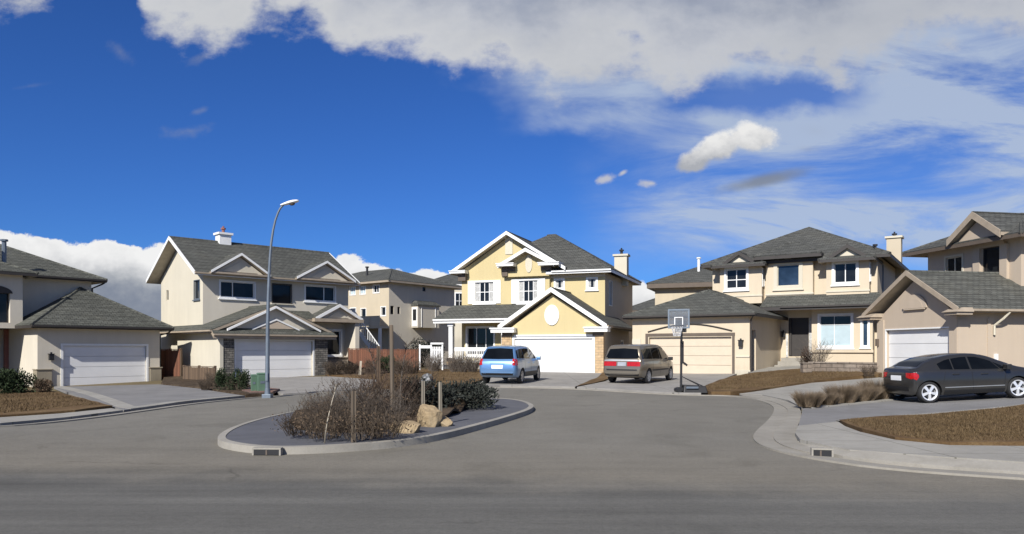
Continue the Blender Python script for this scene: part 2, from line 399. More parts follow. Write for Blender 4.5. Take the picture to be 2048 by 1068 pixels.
class House:
    """a house in its own axes: x along its front, y into its depth, z up; its parts hang on one Empty"""
    def __init__(s, name, label, cat, px, py, Y, deg):
        s.root = empty(name, at(px, py, Y), R(deg)); tag(s.root, label, cat)
        s.walls = {}
    def Fp(s, y): return lambda u, w, z: (u, y + w, z)
    def Rp(s, x): return lambda u, w, z: (x - w, u, z)
    def Lp(s, x): return lambda u, w, z: (x + w, u, z)
    def wmb(s, mat):
        if mat not in s.walls: s.walls[mat] = MB()
        return s.walls[mat]
    def wall(s, P, u0, u1, z0, z1, ops=(), mat=None, rev=.14):
        mb = s.wmb(mat); us = sorted({u0, u1, *[o[0] for o in ops], *[o[1] for o in ops]}); zs = sorted({z0, z1, *[o[2] for o in ops], *[o[3] for o in ops]})
        for a, b in zip(us, us[1:]):
            for c, d in zip(zs, zs[1:]):
                mu, mz = (a + b) / 2, (c + d) / 2
                if not any(o[0] < mu < o[1] and o[2] < mz < o[3] for o in ops):
                    mb.poly([P(a, 0, c), P(b, 0, c), P(b, 0, d), P(a, 0, d)])
        for a, b, c, d in ops:
            for q in (((a, c), (a, d)), ((b, c), (b, d)), ((a, c), (b, c)), ((a, d), (b, d))):
                (p0, q0), (p1, q1) = q
                mb.poly([P(p0, 0, q0), P(p1, 0, q1), P(p1, rev, q1), P(p0, rev, q0)])
    def gable(s, P, u0, u1, z0, um, zm, mat):
        s.wmb(mat).poly([P(u0, 0, z0), P(u1, 0, z0), P(um, 0, zm)])
    def finish(s):
        for k, mb in s.walls.items():
            for q in pieces(mb, .06): q.build('wall', M[k], s.root, recalc=False)
    def part(s, name, mb, mat, parent=None, **kw):
        ml = [M[k] for k in mat] if isinstance(mat, (list, tuple)) else M[mat]
        if name in SPLIT:
            o = None
            for q in pieces(mb, -.01 if name == 'barge_board' else .012): o = q.build(name, ml, parent or s.root, **kw)
            return o
        return mb.build(name, ml, parent or s.root, **kw)
    def window(s, P, u0, u1, z0, z1, v=(), hz=(), trim=.11, sill=True, frame='white', pane='glass', tmat=None, bar=.05, blind=None, curtain=False, proud=.035):
        """frame with casing and bars; pane set back in its opening; sill"""
        f = MB(); t = trim
        if t:
            for a, b, c, d in ((u0 - t, u0, z0 - t, z1 + t), (u1, u1 + t, z0 - t, z1 + t), (u0, u1, z1, z1 + t), (u0, u1, z0 - t, z0)):
                f.fbox(P, a, b, -proud, .02, c, d)
        e = .045
        for a, b, c, d in ((u0, u0 + e, z0, z1), (u1 - e, u1, z0, z1), (u0 + e, u1 - e, z1 - e, z1), (u0 + e, u1 - e, z0, z0 + e)):
            f.fbox(P, a, b, .045, .11, c, d)
        for q in v: f.fbox(P, u0 + q * (u1 - u0) - bar / 2, u0 + q * (u1 - u0) + bar / 2, .05, .105, z0 + e, z1 - e)
        for q in hz: f.fbox(P, u0 + e, u1 - e, .055, .1, z0 + q * (z1 - z0) - bar / 2, z0 + q * (z1 - z0) + bar / 2)
        fo = s.part('window', f, frame)
        g = MB()
        zb = z0 if not blind else z0 + blind * (z1 - z0)
        g.fbox(P, u0 + .01, u1 - .01, .09, .12, zb, z1)
        s.part('pane', g, pane, fo)
        if blind:
            k = MB(); k.fbox(P, u0 + .01, u1 - .01, .088, .12, z0, zb); s.part('blind', k, 'blind', fo)
        if curtain:
            k = MB()
            for a in (u0 + .06, u1 - .06 - (u1 - u0) * .22):
                n = 5; wd = (u1 - u0) * .22
                for i in range(n): k.fbox(P, a + i * wd / n, a + (i + .8) * wd / n, .078, .089, z0 + .06, z1 - .06)
            s.part('curtain', k, 'curtain', fo)
        if sill:
            k = MB(); k.fbox(P, u0 - t - .06, u1 + t + .06, -.1, .02, z0 - t - .07, z0 - t)
            s.part('sill', k, tmat or frame, fo)
        return (u0, u1, z0, z1)
    def garage_door(s, P, u0, u1, z0, z1, mat, casing='white', cw=.1, rows=4, rev=.14, panels=0):
        d = MB(); hh = (z1 - z0) / rows
        for r in range(rows):
            d.fbox(P, u0 + .01, u1 - .01, rev - .02, rev + .05, z0 + r * hh + .008, z0 + (r + 1) * hh - .008)
            if panels:
                pw = (u1 - u0) / panels
                for k in range(panels):
                    d.fbox(P, u0 + k * pw + .12, u0 + (k + 1) * pw - .12, rev - .032, rev - .018, z0 + r * hh + .11, z0 + (r + 1) * hh - .11)
        d.fbox(P, u0, u1, rev + .055, rev + .08, z0, z1)
        do = s.part('garage_door', d, mat, bevel=.006)
        c = MB()
        c.fbox(P, u0 - cw, u0, -.03, .03, z0, z1 + cw); c.fbox(P, u1, u1 + cw, -.03, .03, z0, z1 + cw); c.fbox(P, u0, u1, -.03, .03, z1, z1 + cw)
        s.part('casing', c, casing, do)
        k = MB(); k.fbox(P, u0, u1, rev - .03, rev + .04, z0 - .02, z0 + .03); s.part('weather_seal', k, 'dark_trim', do)
        return (u0, u1, z0, z1)
    # roofs --------------------------------------------------------------
    def rect(s, x0, x1, y0, y1, ze, pitch, axis, e0='hip', e1='hip'):
        """planes of a hip or gable roof over a rectangle; e0/e1: the low and the high end along the ridge"""
        sw = axis == 'y'
        if sw: x0, x1, y0, y1 = y0, y1, x0, x1
        hf = (y1 - y0) / 2; zr = ze + pitch * hf; ym = (y0 + y1) / 2
        r0 = x0 + (hf if e0 == 'hip' else 0); r1 = x1 - (hf if e1 == 'hip' else 0)
        if r0 > r1: r0 = r1 = (r0 + r1) / 2
        T = (lambda x, y, z: (y, x, z)) if sw else (lambda x, y, z: (x, y, z))
        P = [[T(x0, y0, ze), T(x1, y0, ze), T(r1, ym, zr), T(r0, ym, zr)], [T(x1, y1, ze), T(x0, y1, ze), T(r0, ym, zr), T(r1, ym, zr)]]
        if e0 == 'hip': P.append([T(x0, y1, ze), T(x0, y0, ze), T(r0, ym, zr)])
        if e1 == 'hip': P.append([T(x1, y0, ze), T(x1, y1, ze), T(r1, ym, zr)])
        ridge = [(T(r0, ym, zr), T(r1, ym, zr))]
        if e0 == 'hip': ridge += [(T(x0, y0, ze), T(r0, ym, zr)), (T(x0, y1, ze), T(r0, ym, zr))]
        if e1 == 'hip': ridge += [(T(x1, y0, ze), T(r1, ym, zr)), (T(x1, y1, ze), T(r1, ym, zr))]
        rakes = []
        if e0 == 'gable': rakes += [(T(x0, y0, ze), T(x0, ym, zr)), (T(x0, y1, ze), T(x0, ym, zr))]
        if e1 == 'gable': rakes += [(T(x1, y0, ze), T(x1, ym, zr)), (T(x1, y1, ze), T(x1, ym, zr))]
        return P, ridge, rakes
    def roof(s, planes, ridge=(), mat='roof', fascia='dark_trim', th=.2, soffit='soffit', rakes=(), rake_mat='white', rake_h=.24, gut=(), gut_mat='dark_trim'):
        top = MB()
        def slab(mb, p, a, b, m=0):
            n = len(p)
            mb.idx([(x, y, z - a) for x, y, z in p] + [(x, y, z - b) for x, y, z in p],
                   [tuple(range(n)), tuple(range(2 * n - 1, n - 1, -1))] + [(i, n + i, n + (i + 1) % n, (i + 1) % n) for i in range(n)], m)
        def grow(p, g):
            c = [sum(q[i] for q in p) / len(p) for i in range(3)]
            return p
        for p in planes: slab(top, p, 0, .045)
        for a, b in ridge:
            if (Vector(a) - Vector(b)).length > .1:
                top.tube([(a[0], a[1], a[2] - .03), (b[0], b[1], b[2] - .03)], .09, 6)
        ro = s.part('roof', top, mat)
        f = MB()
        for p in planes:
            n = len(p); q = [(x, y, z - .05) for x, y, z in p]; r = [(x, y, z - th) for x, y, z in p]
            f.idx(q + r, [tuple(range(2 * n - 1, n - 1, -1))], 1)
            for i in range(n):
                f.idx([q[i], q[(i + 1) % n], r[(i + 1) % n], r[i]], [(0, 1, 2, 3)], 0)
        fo = s.part('fascia', f, [fascia, soffit], ro, recalc=False)
        if rakes:
            k = MB()
            for a, b in rakes:
                a, b = Vector(a), Vector(b); along = Vector((b.x - a.x, b.y - a.y, 0)).normalized(); out = Vector((along.y, -along.x, 0)) * .03
                A = [a + Vector((0, 0, .03)), b + Vector((0, 0, .03)), b - Vector((0, 0, rake_h)), a - Vector((0, 0, rake_h))]
                k.prism([tuple(p - out) for p in A], tuple(out * 2))
            s.part('barge_board', k, rake_mat, ro)
        if gut:
            k = MB()
            for a, b in gut:
                a, b = Vector(a), Vector(b); d = (b - a).normalized(); o = Vector((d.y, -d.x, 0)) * .11
                z = Vector((0, 0, 1))
                pts = [a - z * .03, a - z * .03 + o, a - z * .12 + o, a - z * .15 + o * .4, a - z * .15]
                k.prism([tuple(p) for p in pts], tuple(b - a))
            s.part('gutter', k, gut_mat, ro)
        return ro
    def downspout(s, pts, mat='dark_trim', r=.045):
        k = MB(); k.tube(pts, r, 6); s.part('downspout', k, mat)
    def lantern(s, P, u, z, mat='black'):
        k = MB()
        k.fbox(P, u - .05, u + .05, -.04, .02, z - .12, z + .12); k.fbox(P, u - .11, u + .11, -.24, -.04, z - .2, z + .12)
        k.fbox(P, u - .14, u + .14, -.27, -.02, z + .12, z + .16); k.fbox(P, u - .04, u + .04, -.18, -.09, z + .16, z + .24)
        s.part('wall_lantern', k, mat, bevel=.01)
    def vent_pipe(s, p, ht, mat='metal', r=.09):
        k = MB(); k.tube([(p[0], p[1], p[2] - .4), (p[0], p[1], p[2] + ht)], r, 8); k.tube([(p[0], p[1], p[2] + ht), (p[0], p[1], p[2] + ht + .1)], r * 1.7, 8)
        s.part('vent_pipe', k, mat)
    def chimney(s, x, y, z0, z1, wx=.8, wy=.8, mat='cream2', cap='white', pipe='dark_metal', ph=.5):
        k = MB(); k.box(x - wx / 2, x + wx / 2, y - wy / 2, y + wy / 2, z0, z1)
        c = s.part('chimney', k, mat)
        k = MB(); k.box(x - wx / 2 - .1, x + wx / 2 + .1, y - wy / 2 - .1, y + wy / 2 + .1, z1 - .02, z1 + .12); s.part('chimney_cap', k, cap, c)
        k = MB(); k.tube([(x, y, z1), (x, y, z1 + ph)], .1, 8); k.tube([(x, y, z1 + ph - .08), (x, y, z1 + ph + .02)], .17, 8); k.tube([(x, y, z1 + ph + .02), (x, y, z1 + ph + .14)], .06, 6); s.part('flue', k, pipe, c)
def outline_disc(k, P, u, z, ru, rz, w0, w1, n=28, top_only=False):
    pts = []
    for i in range(n):
        a = 2 * math.pi * i / n; pts.append((u + ru * math.cos(a), z + rz * math.sin(a)))
    if top_only: pts = [(u + ru * math.cos(math.pi * i / n), z + rz * math.sin(math.pi * i / n)) for i in range(n + 1)]
    a = [P(p, w0, q) for p, q in pts]; b = [P(p, w1, q) for p, q in pts]
    m = len(pts); k.idx(a + b, [tuple(range(m)), tuple(range(2 * m - 1, m - 1, -1))] + [(i, m + i, m + (i + 1) % m, (i + 1) % m) for i in range(m)])

# ================================================================ house at the left edge
H = House('hipped_house', 'beige house with low hipped garage roof, its white door in deep eave shade', 'house', 75, 775, 40.3, 50)
P = H.Fp(0)
gd = (1.25, 5.75, -.12, 2.25)
H.wall(P, 0, 6.55, -.8, 3.3, [gd], 'grey_stucco', .12)
H.garage_door(P, *gd, 'door_white', rev=.1, cw=.12)
H.wall(H.Lp(0), 0, 4.6, -.8, 3.3, [], 'grey_stucco'); H.wall(H.Rp(6.55), 0, 8, -.8, 3.3, [], 'grey_stucco')
k = MB(); k.box(-.06, .68, -.08, .5, -.8, .93); k.box(-.1, .72, -.12, .5, .93, .99); k.box(5.95, 6.62, -.08, .4, -.8, .93); k.box(5.9, 6.68, -.12, .4, .93, .99)
H.part('stone_pier', k, 'taupe', bevel=.01)
H.lantern(P, .62, 1.66)
pl, rd, rk = H.rect(-.5, 7.1, -.62, 9.5, 3.38, .62, 'y')
H.roof(pl, rd, 'roof_green', 'dark_trim', gut=[((-.5, -.62, 3.38), (7.1, -.62, 3.38))])
H.downspout([(7.0, -.5, 3.2), (6.9, -.4, 3.05), (6.62, .1, 2.9), (6.62, .1, .2)], 'dark_trim', .05)
k = MB(); k.box(-.2, .02, 4.6, 4.85, -.8, 3.2); H.part('porch_column', k, 'terracotta')
# main body behind, with the taller front-left bay
H.wall(H.Fp(5.2), -7, .3, -.8, 3.6, [(-2.6, -1.5, -.2, 2.1)], 'grey_stucco'); k = MB(); k.fbox(H.Fp(5.2), -2.6, -1.5, .1, .16, -.2, 2.1); H.part('front_door', k, 'brown_trim')
H.wall(H.Fp(3.3), .3, 3.95, 3.2, 6.2, [], 'grey_stucco'); H.wall(H.Rp(3.95), 3.3, 12, 2.5, 6.2, [], 'grey_stucco')
H.wall(H.Lp(-7), 2, 12, -.8, 6.2, [], 'grey_stucco'); H.wall(H.Fp(12), -7, 3.95, -.8, 6.2, [], 'grey_stucco')
aw = (-2.4, -.72, 3.5, 5.15)
H.wall(H.Fp(1.9), -5.2, -.12, 3.2, 6.2, [aw], 'grey_stucco', .35); H.wall(H.Rp(-.12), 1.9, 3.3, 3.2, 6.2, [], 'grey_stucco'); H.wall(H.Lp(-5.2), 1.9, 5.2, 3.2, 6.2, [], 'grey_stucco')
H.wall(H.Rp(.3), 3.3, 5.2, 3.2, 4, [], 'grey_stucco')
H.window(H.Fp(2.1), -2.4, -.72, 3.5, 5.15, v=(.5,), trim=0, sill=False, frame='dark_trim')
k = MB(); outline_disc(k, H.Fp(1.9), -1.56, 5.1, .95, .42, -.04, .1, top_only=True); H.part('window_arch', k, 'dark_trim')
pl, rd, rk = H.rect(-7.6, 4.6, 2.7, 12.7, 6.3, .47, 'x'); H.roof(pl, rd, 'roof_green', 'dark_trim', gut=[((-.1, 2.7, 6.3), (4.6, 2.7, 6.3))])
pl, rd, rk = H.rect(-5.7, .45, 1.35, 9, 6.28, .42, 'y'); H.roof(pl, rd, 'roof_green', 'dark_trim')
H.downspout([(4.5, 2.75, 6.1), (4.4, 2.9, 6.0), (4.0, 3.3, 5.75), (4.0, 3.3, 4.6)], 'dark_trim', .05)
H.vent_pipe((-.72, 2.9, 6.75), 1.3, r=.12); H.vent_pipe((-1.3, 2.8, 6.75), .75, 'white', .2)
H.finish()

# ================================================================ cream house with two pediments
H = House('pediment_house', 'cream house with twin white roof pediments and white chimney behind the street lamp', 'house', 440, 757, 43.5, 44)
P = H.Fp(0); gd = (.95, 5.95, -.12, 2.2)
H.wall(P, 0, 7.0, -.7, 2.62, [gd], 'cream2', .2)
H.garage_door(P, *gd, 'door_white', rev=.17, cw=.1)
H.wall(H.Lp(0), 0, 6.6, -.7, 2.75, [], 'cream2'); H.wall(H.Rp(7.0), 0, 3.5, -.7, 2.75, [], 'cream2')
k = MB(); k.box(.12, .8, -.1, .1, -.7, 2.35); k.box(6.1, 6.95, -.1, .1, -.7, 2.35); H.part('stone_facing', k, 'stone')
k = MB(); k.box(-.06, .14, -.14, .3, -.7, 2.5); H.part('corner_board', k, 'cream2')
# garage roof and its pediment
pl, rd, rk = H.rect(-.55, 7.3, -.15, 9.5, 2.85, .40, 'y', 'gable', 'gable')
H.roof(pl, rd, 'roof_green', 'taupe_trim', rakes=[], gut=[((-.55, 9.5, 2.85), (-.55, -.15, 2.85))], gut_mat='taupe_trim')
H.gable(H.Fp(.12), -.2, 6.95, 2.75, 3.37, 4.22, 'grey_stucco')
k = MB()
for (x0, z0, x1, z1) in ((.35, 2.9, 3.37, 4.28), (6.4, 2.9, 3.37, 4.28)):
    k.prism([(x0, -.24, z0), (x1, -.24, z1 + .06), (x1, -.24, z1 - .08), (x0, -.24, z0 - .13)], (0, .12, 0))
for (x0, z0, x1, z1) in ((1.95, 2.92, 3.5, 3.52), (5.05, 2.92, 3.5, 3.52)):
    k.prism([(x0, -.02, z0), (x1, -.02, z1 + .04), (x1, -.02, z1 - .06), (x0, -.02, z0 - .08)], (0, .1, 0))
H.part('pediment_trim', k, 'white')
k = MB(); k.prism([(2.3, .02, 2.95), (4.7, .02, 2.95), (3.5, .02, 3.42)], (0, .08, 0)); H.part('pediment_panel', k, 'pink')
sk = [[(-.55, -.42, 2.62), (7.4, -.42, 2.62), (7.3, .1, 2.95), (-.5, .1, 2.95)]]
H.roof(sk, (), 'roof_green', 'taupe_trim', th=.3, gut=[((-.55, -.42, 2.62), (7.4, -.42, 2.62))], gut_mat='taupe_trim')
# main body
yw = 3.5
w1, w2, w3 = (1.5, 3.7, 5.0, 5.98), (4.95, 6.3, 4.78, 6.02), (7.35, 9.6, 5.06, 6.05); w4 = (8.35, 10.05, 1.3, 2.98)
P = H.Fp(yw)
H.wall(P, .4, 10.7, -.7, 6.5, [w1, w2, w3, w4], 'grey_stucco')
H.window(P, *w1, v=(.36,), trim=.1, proud=.06); H.window(P, *w2, trim=.04, frame='dark_trim', proud=.05, tmat='cream2'); H.window(P, *w3, v=(.64,), trim=.1, proud=.06); H.window(P, *w4, trim=.14, proud=.06)
k = MB(); k.box(7.6, 10.5, 3.1, 3.5, .35, 1.1); k.box(7.5, 10.6, 3.02, 3.5, 1.1, 1.18); H.part('window_bay_base', k, 'blocks')
wl1, wl2 = (4.0, 4.85, 4.85, 6.0), (9.3, 9.75, 5.0, 5.68)
H.wall(H.Lp(.4), yw, 10.7, -.7, 6.5, [wl1, wl2], 'cream2'); H.wall(H.Rp(10.7), yw, 10.7, -.7, 6.5, [], 'cream2'); H.wall(H.Fp(10.7), .4, 10.7, -.7, 6.5, [], 'cream2')
H.window(H.Lp(.4), *wl1, trim=.05, frame='metal'); H.window(H.Lp(.4), *wl2, trim=0, sill=False, frame='cream2')
H.gable(H.Lp(.4), yw, 10.7, 6.5, 7.1, 8.65, 'cream2'); H.gable(H.Rp(10.7), yw, 10.7, 6.5, 7.1, 8.65, 'cream2')
pl, rd, rk = H.rect(-.35, 11.25, 2.85, 11.35, 6.42, .6, 'x', 'gable', 'gable')
H.roof(pl, rd, 'roof', 'white', rakes=rk, rake_h=.2, gut=[((-.35, 2.85, 6.42), (11.25, 2.85, 6.42))], gut_mat='taupe_trim')
for a, b, zp, ra in ((.55, 4.4, 7.72, 5.8), (6.25, 10.75, 7.72, 5.8)):
    m = (a + b) / 2; pt = (zp - 6.5) / (m - a)
    pl, rd, rk = H.rect(a, b, 2.6, ra, 6.5, pt, 'y', 'gable', 'gable')
    H.roof(pl, rd, 'roof', 'taupe_trim', rakes=rk[:2], rake_h=.12, th=.14)
    H.gable(H.Fp(2.9), a + .25, b - .25, 6.42, m, zp - .2, 'grey_stucco')
    k = MB(); k.prism([(m - 1.15, 2.84, 6.55), (m + 1.15, 2.84, 6.55), (m, 2.84, 7.2)], (0, .05, 0)); H.part('pediment_panel', k, 'cream2')
    k = MB(); k.box(a + .1, b - .1, 2.62, 2.9, 6.36, 6.47); H.part('cornice', k, 'taupe_trim')
# porch gable on the right with the pent roof behind it
pl, rd, rk = H.rect(7.3, 10.95, 2.0, 4.4, 3.82, .52, 'y', 'gable', 'gable'); H.roof(pl, rd, 'roof', 'white', rakes=rk[:2], rake_h=.18, th=.16)
H.gable(H.Fp(2.3), 7.5, 10.75, 3.72, 9.12, 4.62, 'grey_stucco')
k = MB(); k.prism([(8.3, 2.24, 3.86), (9.95, 2.24, 3.86), (9.12, 2.24, 4.3)], (0, .05, 0)); H.part('pediment_panel', k, 'cream2')
k = MB(); k.box(7.2, 11.0, 1.95, 3.5, 3.55, 3.78); H.part('porch_beam', k, 'taupe_trim')
H.roof([[(3.4, 2.3, 3.75), (7.6, 2.3, 3.75), (7.6, 3.6, 4.35), (3.4, 3.6, 4.35)]], (), 'roof_green', 'taupe_trim')
k = MB(); k.box(10.4, 10.72, 2.1, 3.6, -.7, 3.56); H.part('porch_pier', k, 'grey_stucco')
H.chimney(3.2, 7.1, 7.9, 9.45, .8, .7, 'white', 'white', 'terracotta', .45)
H.finish()

# ================================================================ yellow house
H = House('yellow_house', 'yellow two storey house with white gables, shuttered windows and bright white garage door', 'house', 1020, 746, 46.5, -20)
P = H.Fp(0); gd = (.3, 5.25, -.05, 2.12)
H.wall(P, 0, 5.85, -.7, 2.75, [gd], 'yellow', .14); H.garage_door(P, *gd, 'door_white', cw=.14, rev=.1)
k = MB(); k.fbox(P, .3, 5.25, -.1, .02, 2.26, 2.36); H.part('door_lintel', k, 'white')
H.gable(P, 0, 5.85, 2.75, 2.75, 4.78, 'yellow')
H.wall(H.Rp(5.85), 0, 8, -.7, 2.8, [(5.2, 5.9, .6, 2.0)], 'tan'); H.window(H.Rp(5.85), 5.2, 5.9, .6, 2.0, trim=.08, sill=False)
H.wall(H.Lp(0), 0, 4, -.7, 2.75, [], 'tan')
k = MB(); k.box(5.42, 5.92, -.07, .25, -.7, 2.3); H.part('stone_pier', k, 'sand_stone')
k = MB(); k.box(-.55, .1, -.05, .3, 1.2, 2.35); k.box(-.75, .12, -.08, .4, -.7, 1.2); H.part('brick_pier', k, 'sand_stone')
pl, rd, rk = H.rect(-.65, 6.2, -.4, 8, 2.92, .66, 'y', 'gable', 'gable')
H.roof(pl, rd, 'roof', 'brown_trim', rakes=rk[:2], rake_h=.25, gut=[((6.2, -.4, 2.92), (6.2, 8, 2.92))], gut_mat='taupe_trim', th=.24)
k = MB()
for a, b in ((-1.1, .42), (4.85, 6.25)):
    k.box(a, b, -.5, .3, 2.5, 2.72); k.box(a - .06, b + .06, -.56, .3, 2.72, 2.8)
H.part('eave_return', k, 'white')
k = MB()
for x in (-.15, 5.62): k.box(x - .35, x + .3, -.1, .1, 2.3, 2.5)
H.part('eave_bracket', k, 'brown_trim')
k = MB(); outline_disc(k, P, 2.72, 3.55, .46, .62, -.07, .03); H.part('oval_medallion', k, 'white')
# main front: tall left part with the big gable, shallow bay with the small gable, lower right part
yw = 3.6
wa, wb = (-3.85, -2.5, 4.7, 6.03), (-.68, .64, 4.65, 6.05)
P = H.Fp(yw)
pw = (-4.45, -2.5, 1.1, 2.95)
H.wall(P, -4.85, 1.45, -.7, 6.85, [wa, wb, pw], 'yellow')
H.gable(P, -4.85, 2.1, 6.85, -1.38, 9.05, 'yellow')
for w in (wa, wb):
    H.window(P, *w, v=(.25, .5, .75), hz=(.5,), trim=.12, bar=.045, curtain=True, proud=.05)
    k = MB()
    for a in (w[0] - .12 - .4, w[1] + .12):
        k.fbox(P, a, a + .4, -.06, .02, w[2] - .12, w[3] + .12)
        for i in range(16): k.fbox(P, a + .06, a + .34, -.075, -.055, w[2] + i * .09, w[2] + i * .09 + .05)
    H.part('shutter', k, 'white')
H.window(P, *pw, v=(.35, .7), trim=.1, frame='white')
k = MB(); k.fbox(P, -1.65, -1.62 + .5, -.05, .02, 7.85, 9.0); H.part('gable_panel', k, 'cream2')
Pb = H.Fp(yw - .3)   # bay wall under the small gable
H.wall(Pb, -1.45, 1.5, 6.3, 7.1, [], 'yellow'); H.gable(Pb, -1.45, 1.5, 7.1, .05, 7.92, 'yellow'); H.wall(H.Rp(1.5), yw - .3, yw + .5, 6.3, 7.1, [], 'yellow'); H.wall(H.Lp(-1.45), yw - .3, yw, 6.3, 7.1, [], 'yellow')
H.wmb('yellow').poly([(-1.45, yw - .3, 6.3), (1.5, yw - .3, 6.3), (1.5, yw, 6.3), (-1.45, yw, 6.3)])
k = MB(); outline_disc(k, Pb, .12, 7.12, .24, .58, -.05, .03); H.part('gable_oval', k, 'cream2')
k = MB(); k.box(-1.75, -1.35, yw - .42, yw, 6.35, 6.95); k.box(-1.35, -.85, yw - .38, yw - .28, 6.65, 6.95); k.box(1.0, 1.7, yw - .42, yw - .28, 6.65, 6.95); H.part('eave_bracket', k, 'brown_trim')
pl, rd, rk = H.rect(-5.45, 2.69, 3.05, 9, 6.78, .62, 'y', 'gable', 'gable'); H.roof(pl, rd, 'roof_dark', 'dark_trim', rakes=rk[:2], rake_h=.2, th=.2)
pl, rd, rk = H.rect(-1.9, 2.0, 2.75, 6, 7.05, .53, 'y', 'gable', 'gable'); H.roof(pl, rd, 'roof_dark', 'dark_trim', rakes=rk[:2], rake_h=.2, th=.18)
k = MB()
for a, b, y0, z in ((-5.5, -4.35, 2.95, 6.62), (-1.95, -.75, 2.65, 6.95), (.95, 2.35, 2.65, 6.9)):
    k.box(a, b, y0, yw + .1, z + .02, z + .17); k.box(a - .04, b + .04, y0 - .05, yw + .1, z + .17, z + .22)
H.part('eave_return', k, 'white')
k = MB(); k.box(-5.0, -4.45, yw - .3, yw - .02, 6.15, 6.6); H.part('eave_bracket', k, 'brown_trim')
yr = 3.9; P = H.Fp(yr); wc, wd = (1.78, 2.3, 5.5, 6.06), (3.98, 4.5, 5.46, 6.08)
H.wall(P, 1.45, 5.1, -.7, 6.45, [wc, wd], 'yellow')
H.window(P, *wc, trim=.12, curtain=True); H.window(P, *wd, trim=.14, curtain=True)
H.wall(H.Rp(5.1), yr, 13.2, -.7, 6.45, [(5.1, 5.9, 4.4, 6.0)], 'tan'); H.window(H.Rp(5.1), 5.1, 5.9, 4.4, 6.0, trim=.05, sill=False)
H.wall(H.Lp(-4.85), yw, 13.2, -.7, 6.85, [], 'tan'); H.wall(H.Fp(13.2), -4.85, 5.1, -.7, 6.45, [], 'tan'); H.wall(H.Rp(1.45), yw, yr, 5, 6.85, [], 'yellow')
k = MB(); k.fbox(P, 1.45, 5.12, -.12, .03, 6.16, 6.38); H.part('frieze', k, 'tan')
pl, rd, rk = H.rect(-5.45, 5.65, 3.25, 13.8, 6.62, .6, 'x')
r0 = pl[0][3]; pl[0] = [(1.35, 3.25, 6.62)] + pl[0][1:] + [(-2.7, 6.0, 8.27)]; pl[2] = [(-5.45, 13.8, 6.62), (-5.45, 6.0, 6.62), (-2.7, 6.0, 8.27), r0]; rd = [r for r in rd if r[0][:2] != (-5.45, 3.25)]
H.roof(pl, rd, 'roof_dark', 'white', gut=[((1.7, 3.25, 6.62), (5.65, 3.25, 6.62))], gut_mat='white', th=.24)
H.chimney(5.0, 9.6, 6, 8.15, .9, .7, 'cream2', 'cream2', 'dark_metal', .45)
# porch
H.roof([[(-6.05, 1.6, 3.5), (-.2, 1.6, 3.5), (-.2, 3.6, 4.5), (-5.5, 3.6, 4.5)], [(-6.05, 4.6, 3.5), (-6.05, 1.6, 3.5), (-5.5, 3.6, 4.5), (-5.5, 4.6, 4.5)]], (), 'roof', 'white', th=.3, gut=[((-6.05, 1.6, 3.5), (-.3, 1.6, 3.5))], gut_mat='white')
for x in (-4.9, -1.15):
    k = MB(); k.box(x - .14, x + .14, 1.85, 2.13, .8, 3.3); k.box(x - .2, x + .2, 1.8, 2.18, 3.0, 3.2); H.part('porch_post', k, 'white', bevel=.01)
    k = MB(); k.box(x - .24, x + .24, 1.75, 2.25, -.7, .9); H.part('pillar_base', k, 'sand_stone')
k = MB(); k.box(-5.7, -.2, 1.75, 3.6, -.7, .45); H.part('porch_floor', k, 'kerb')
k = MB()
k.box(-4.66, -1.4, 1.96, 2.03, 1.35, 1.6); k.box(-4.66, -1.4, 1.95, 2.04, .6, .68)
for i in range(26): x = -4.6 + i * .125; k.box(x - .02, x + .02, 1.975, 2.015, .68, 1.36)
H.part('porch_railing', k, 'white')
k = MB(); k.box(-1.12, -.82, 1.7, 1.84, 1.35, 1.8); outline_disc(k, H.Fp(1.77), -.97, 1.8, .15, .14, -.07, .07, top_only=True); H.part('house_plaque', k, 'sand_stone')
H.finish()

# ================================================================ house with the basketball hoop
H = House('bay_window_house', 'tan house with hipped roofs, bays and beige garage door behind the basketball hoop', 'house', 1265, 745, 45, -33)
P = H.Fp(0); gd = (1.06, 5.95, -.05, 2.1)
H.wall(P, 0, 6.95, -.7, 3.2, [gd], 'tan', .2); H.garage_door(P, *gd, 'door_cream', casing='tan', cw=.05, rev=.16)
k = MB(); k.fbox(P, .85, 6.15, -.06, .03, 2.15, 2.32); k.fbox(P, .85, 1.0, -.06, .03, -.7, 2.15); k.fbox(P, 6.0, 6.13, -.06, .03, -.7, 2.15)
H.part('door_surround', k, 'brown_trim')
k = MB()
arc = [(1.0 + 5.0 * i / 14, 2.42 + .42 * math.sin(math.pi * i / 14)) for i in range(15)]
k.tube([P(u, -.03, z) for u, z in arc], .04, 5); H.part('arch_moulding', k, 'dark_trim')
k = MB(); k.fbox(P, 0, .55, -.05, .02, -.7, 2.0); k.fbox(P, 6.2, 6.95, -.05, .02, .95, 1.02); k.fbox(P, 6.15, 7.0, -.05, .02, -.7, .25); H.part('corner_trim', k, 'cream2')
H.lantern(P, 6.5, 1.75)
sd = (.35, 1.25, 0, 2.45)
H.wall(H.Rp(6.95), 0, 7.2, -.7, 3.3, [sd], 'tan', .25); k = MB(); k.fbox(H.Rp(6.95), *sd[:2], .2, .26, *sd[2:]); H.part('side_door', k, 'dark_trim')
H.wall(H.Lp(0), 0, 9, -.7, 3.2, [], 'tan')
pl, rd, rk = H.rect(-.4, 7.4, -.5, 9, 3.38, .42, 'y'); H.roof(pl, rd, 'roof', 'dark_trim', gut=[((-.4, -.5, 3.38), (7.4, -.5, 3.38))])
H.downspout([(7.25, -.45, 3.2), (7.05, -.1, 3.0), (7.05, -.06, .1)], 'dark_trim')
yw = 7.0; P = H.Fp(yw)
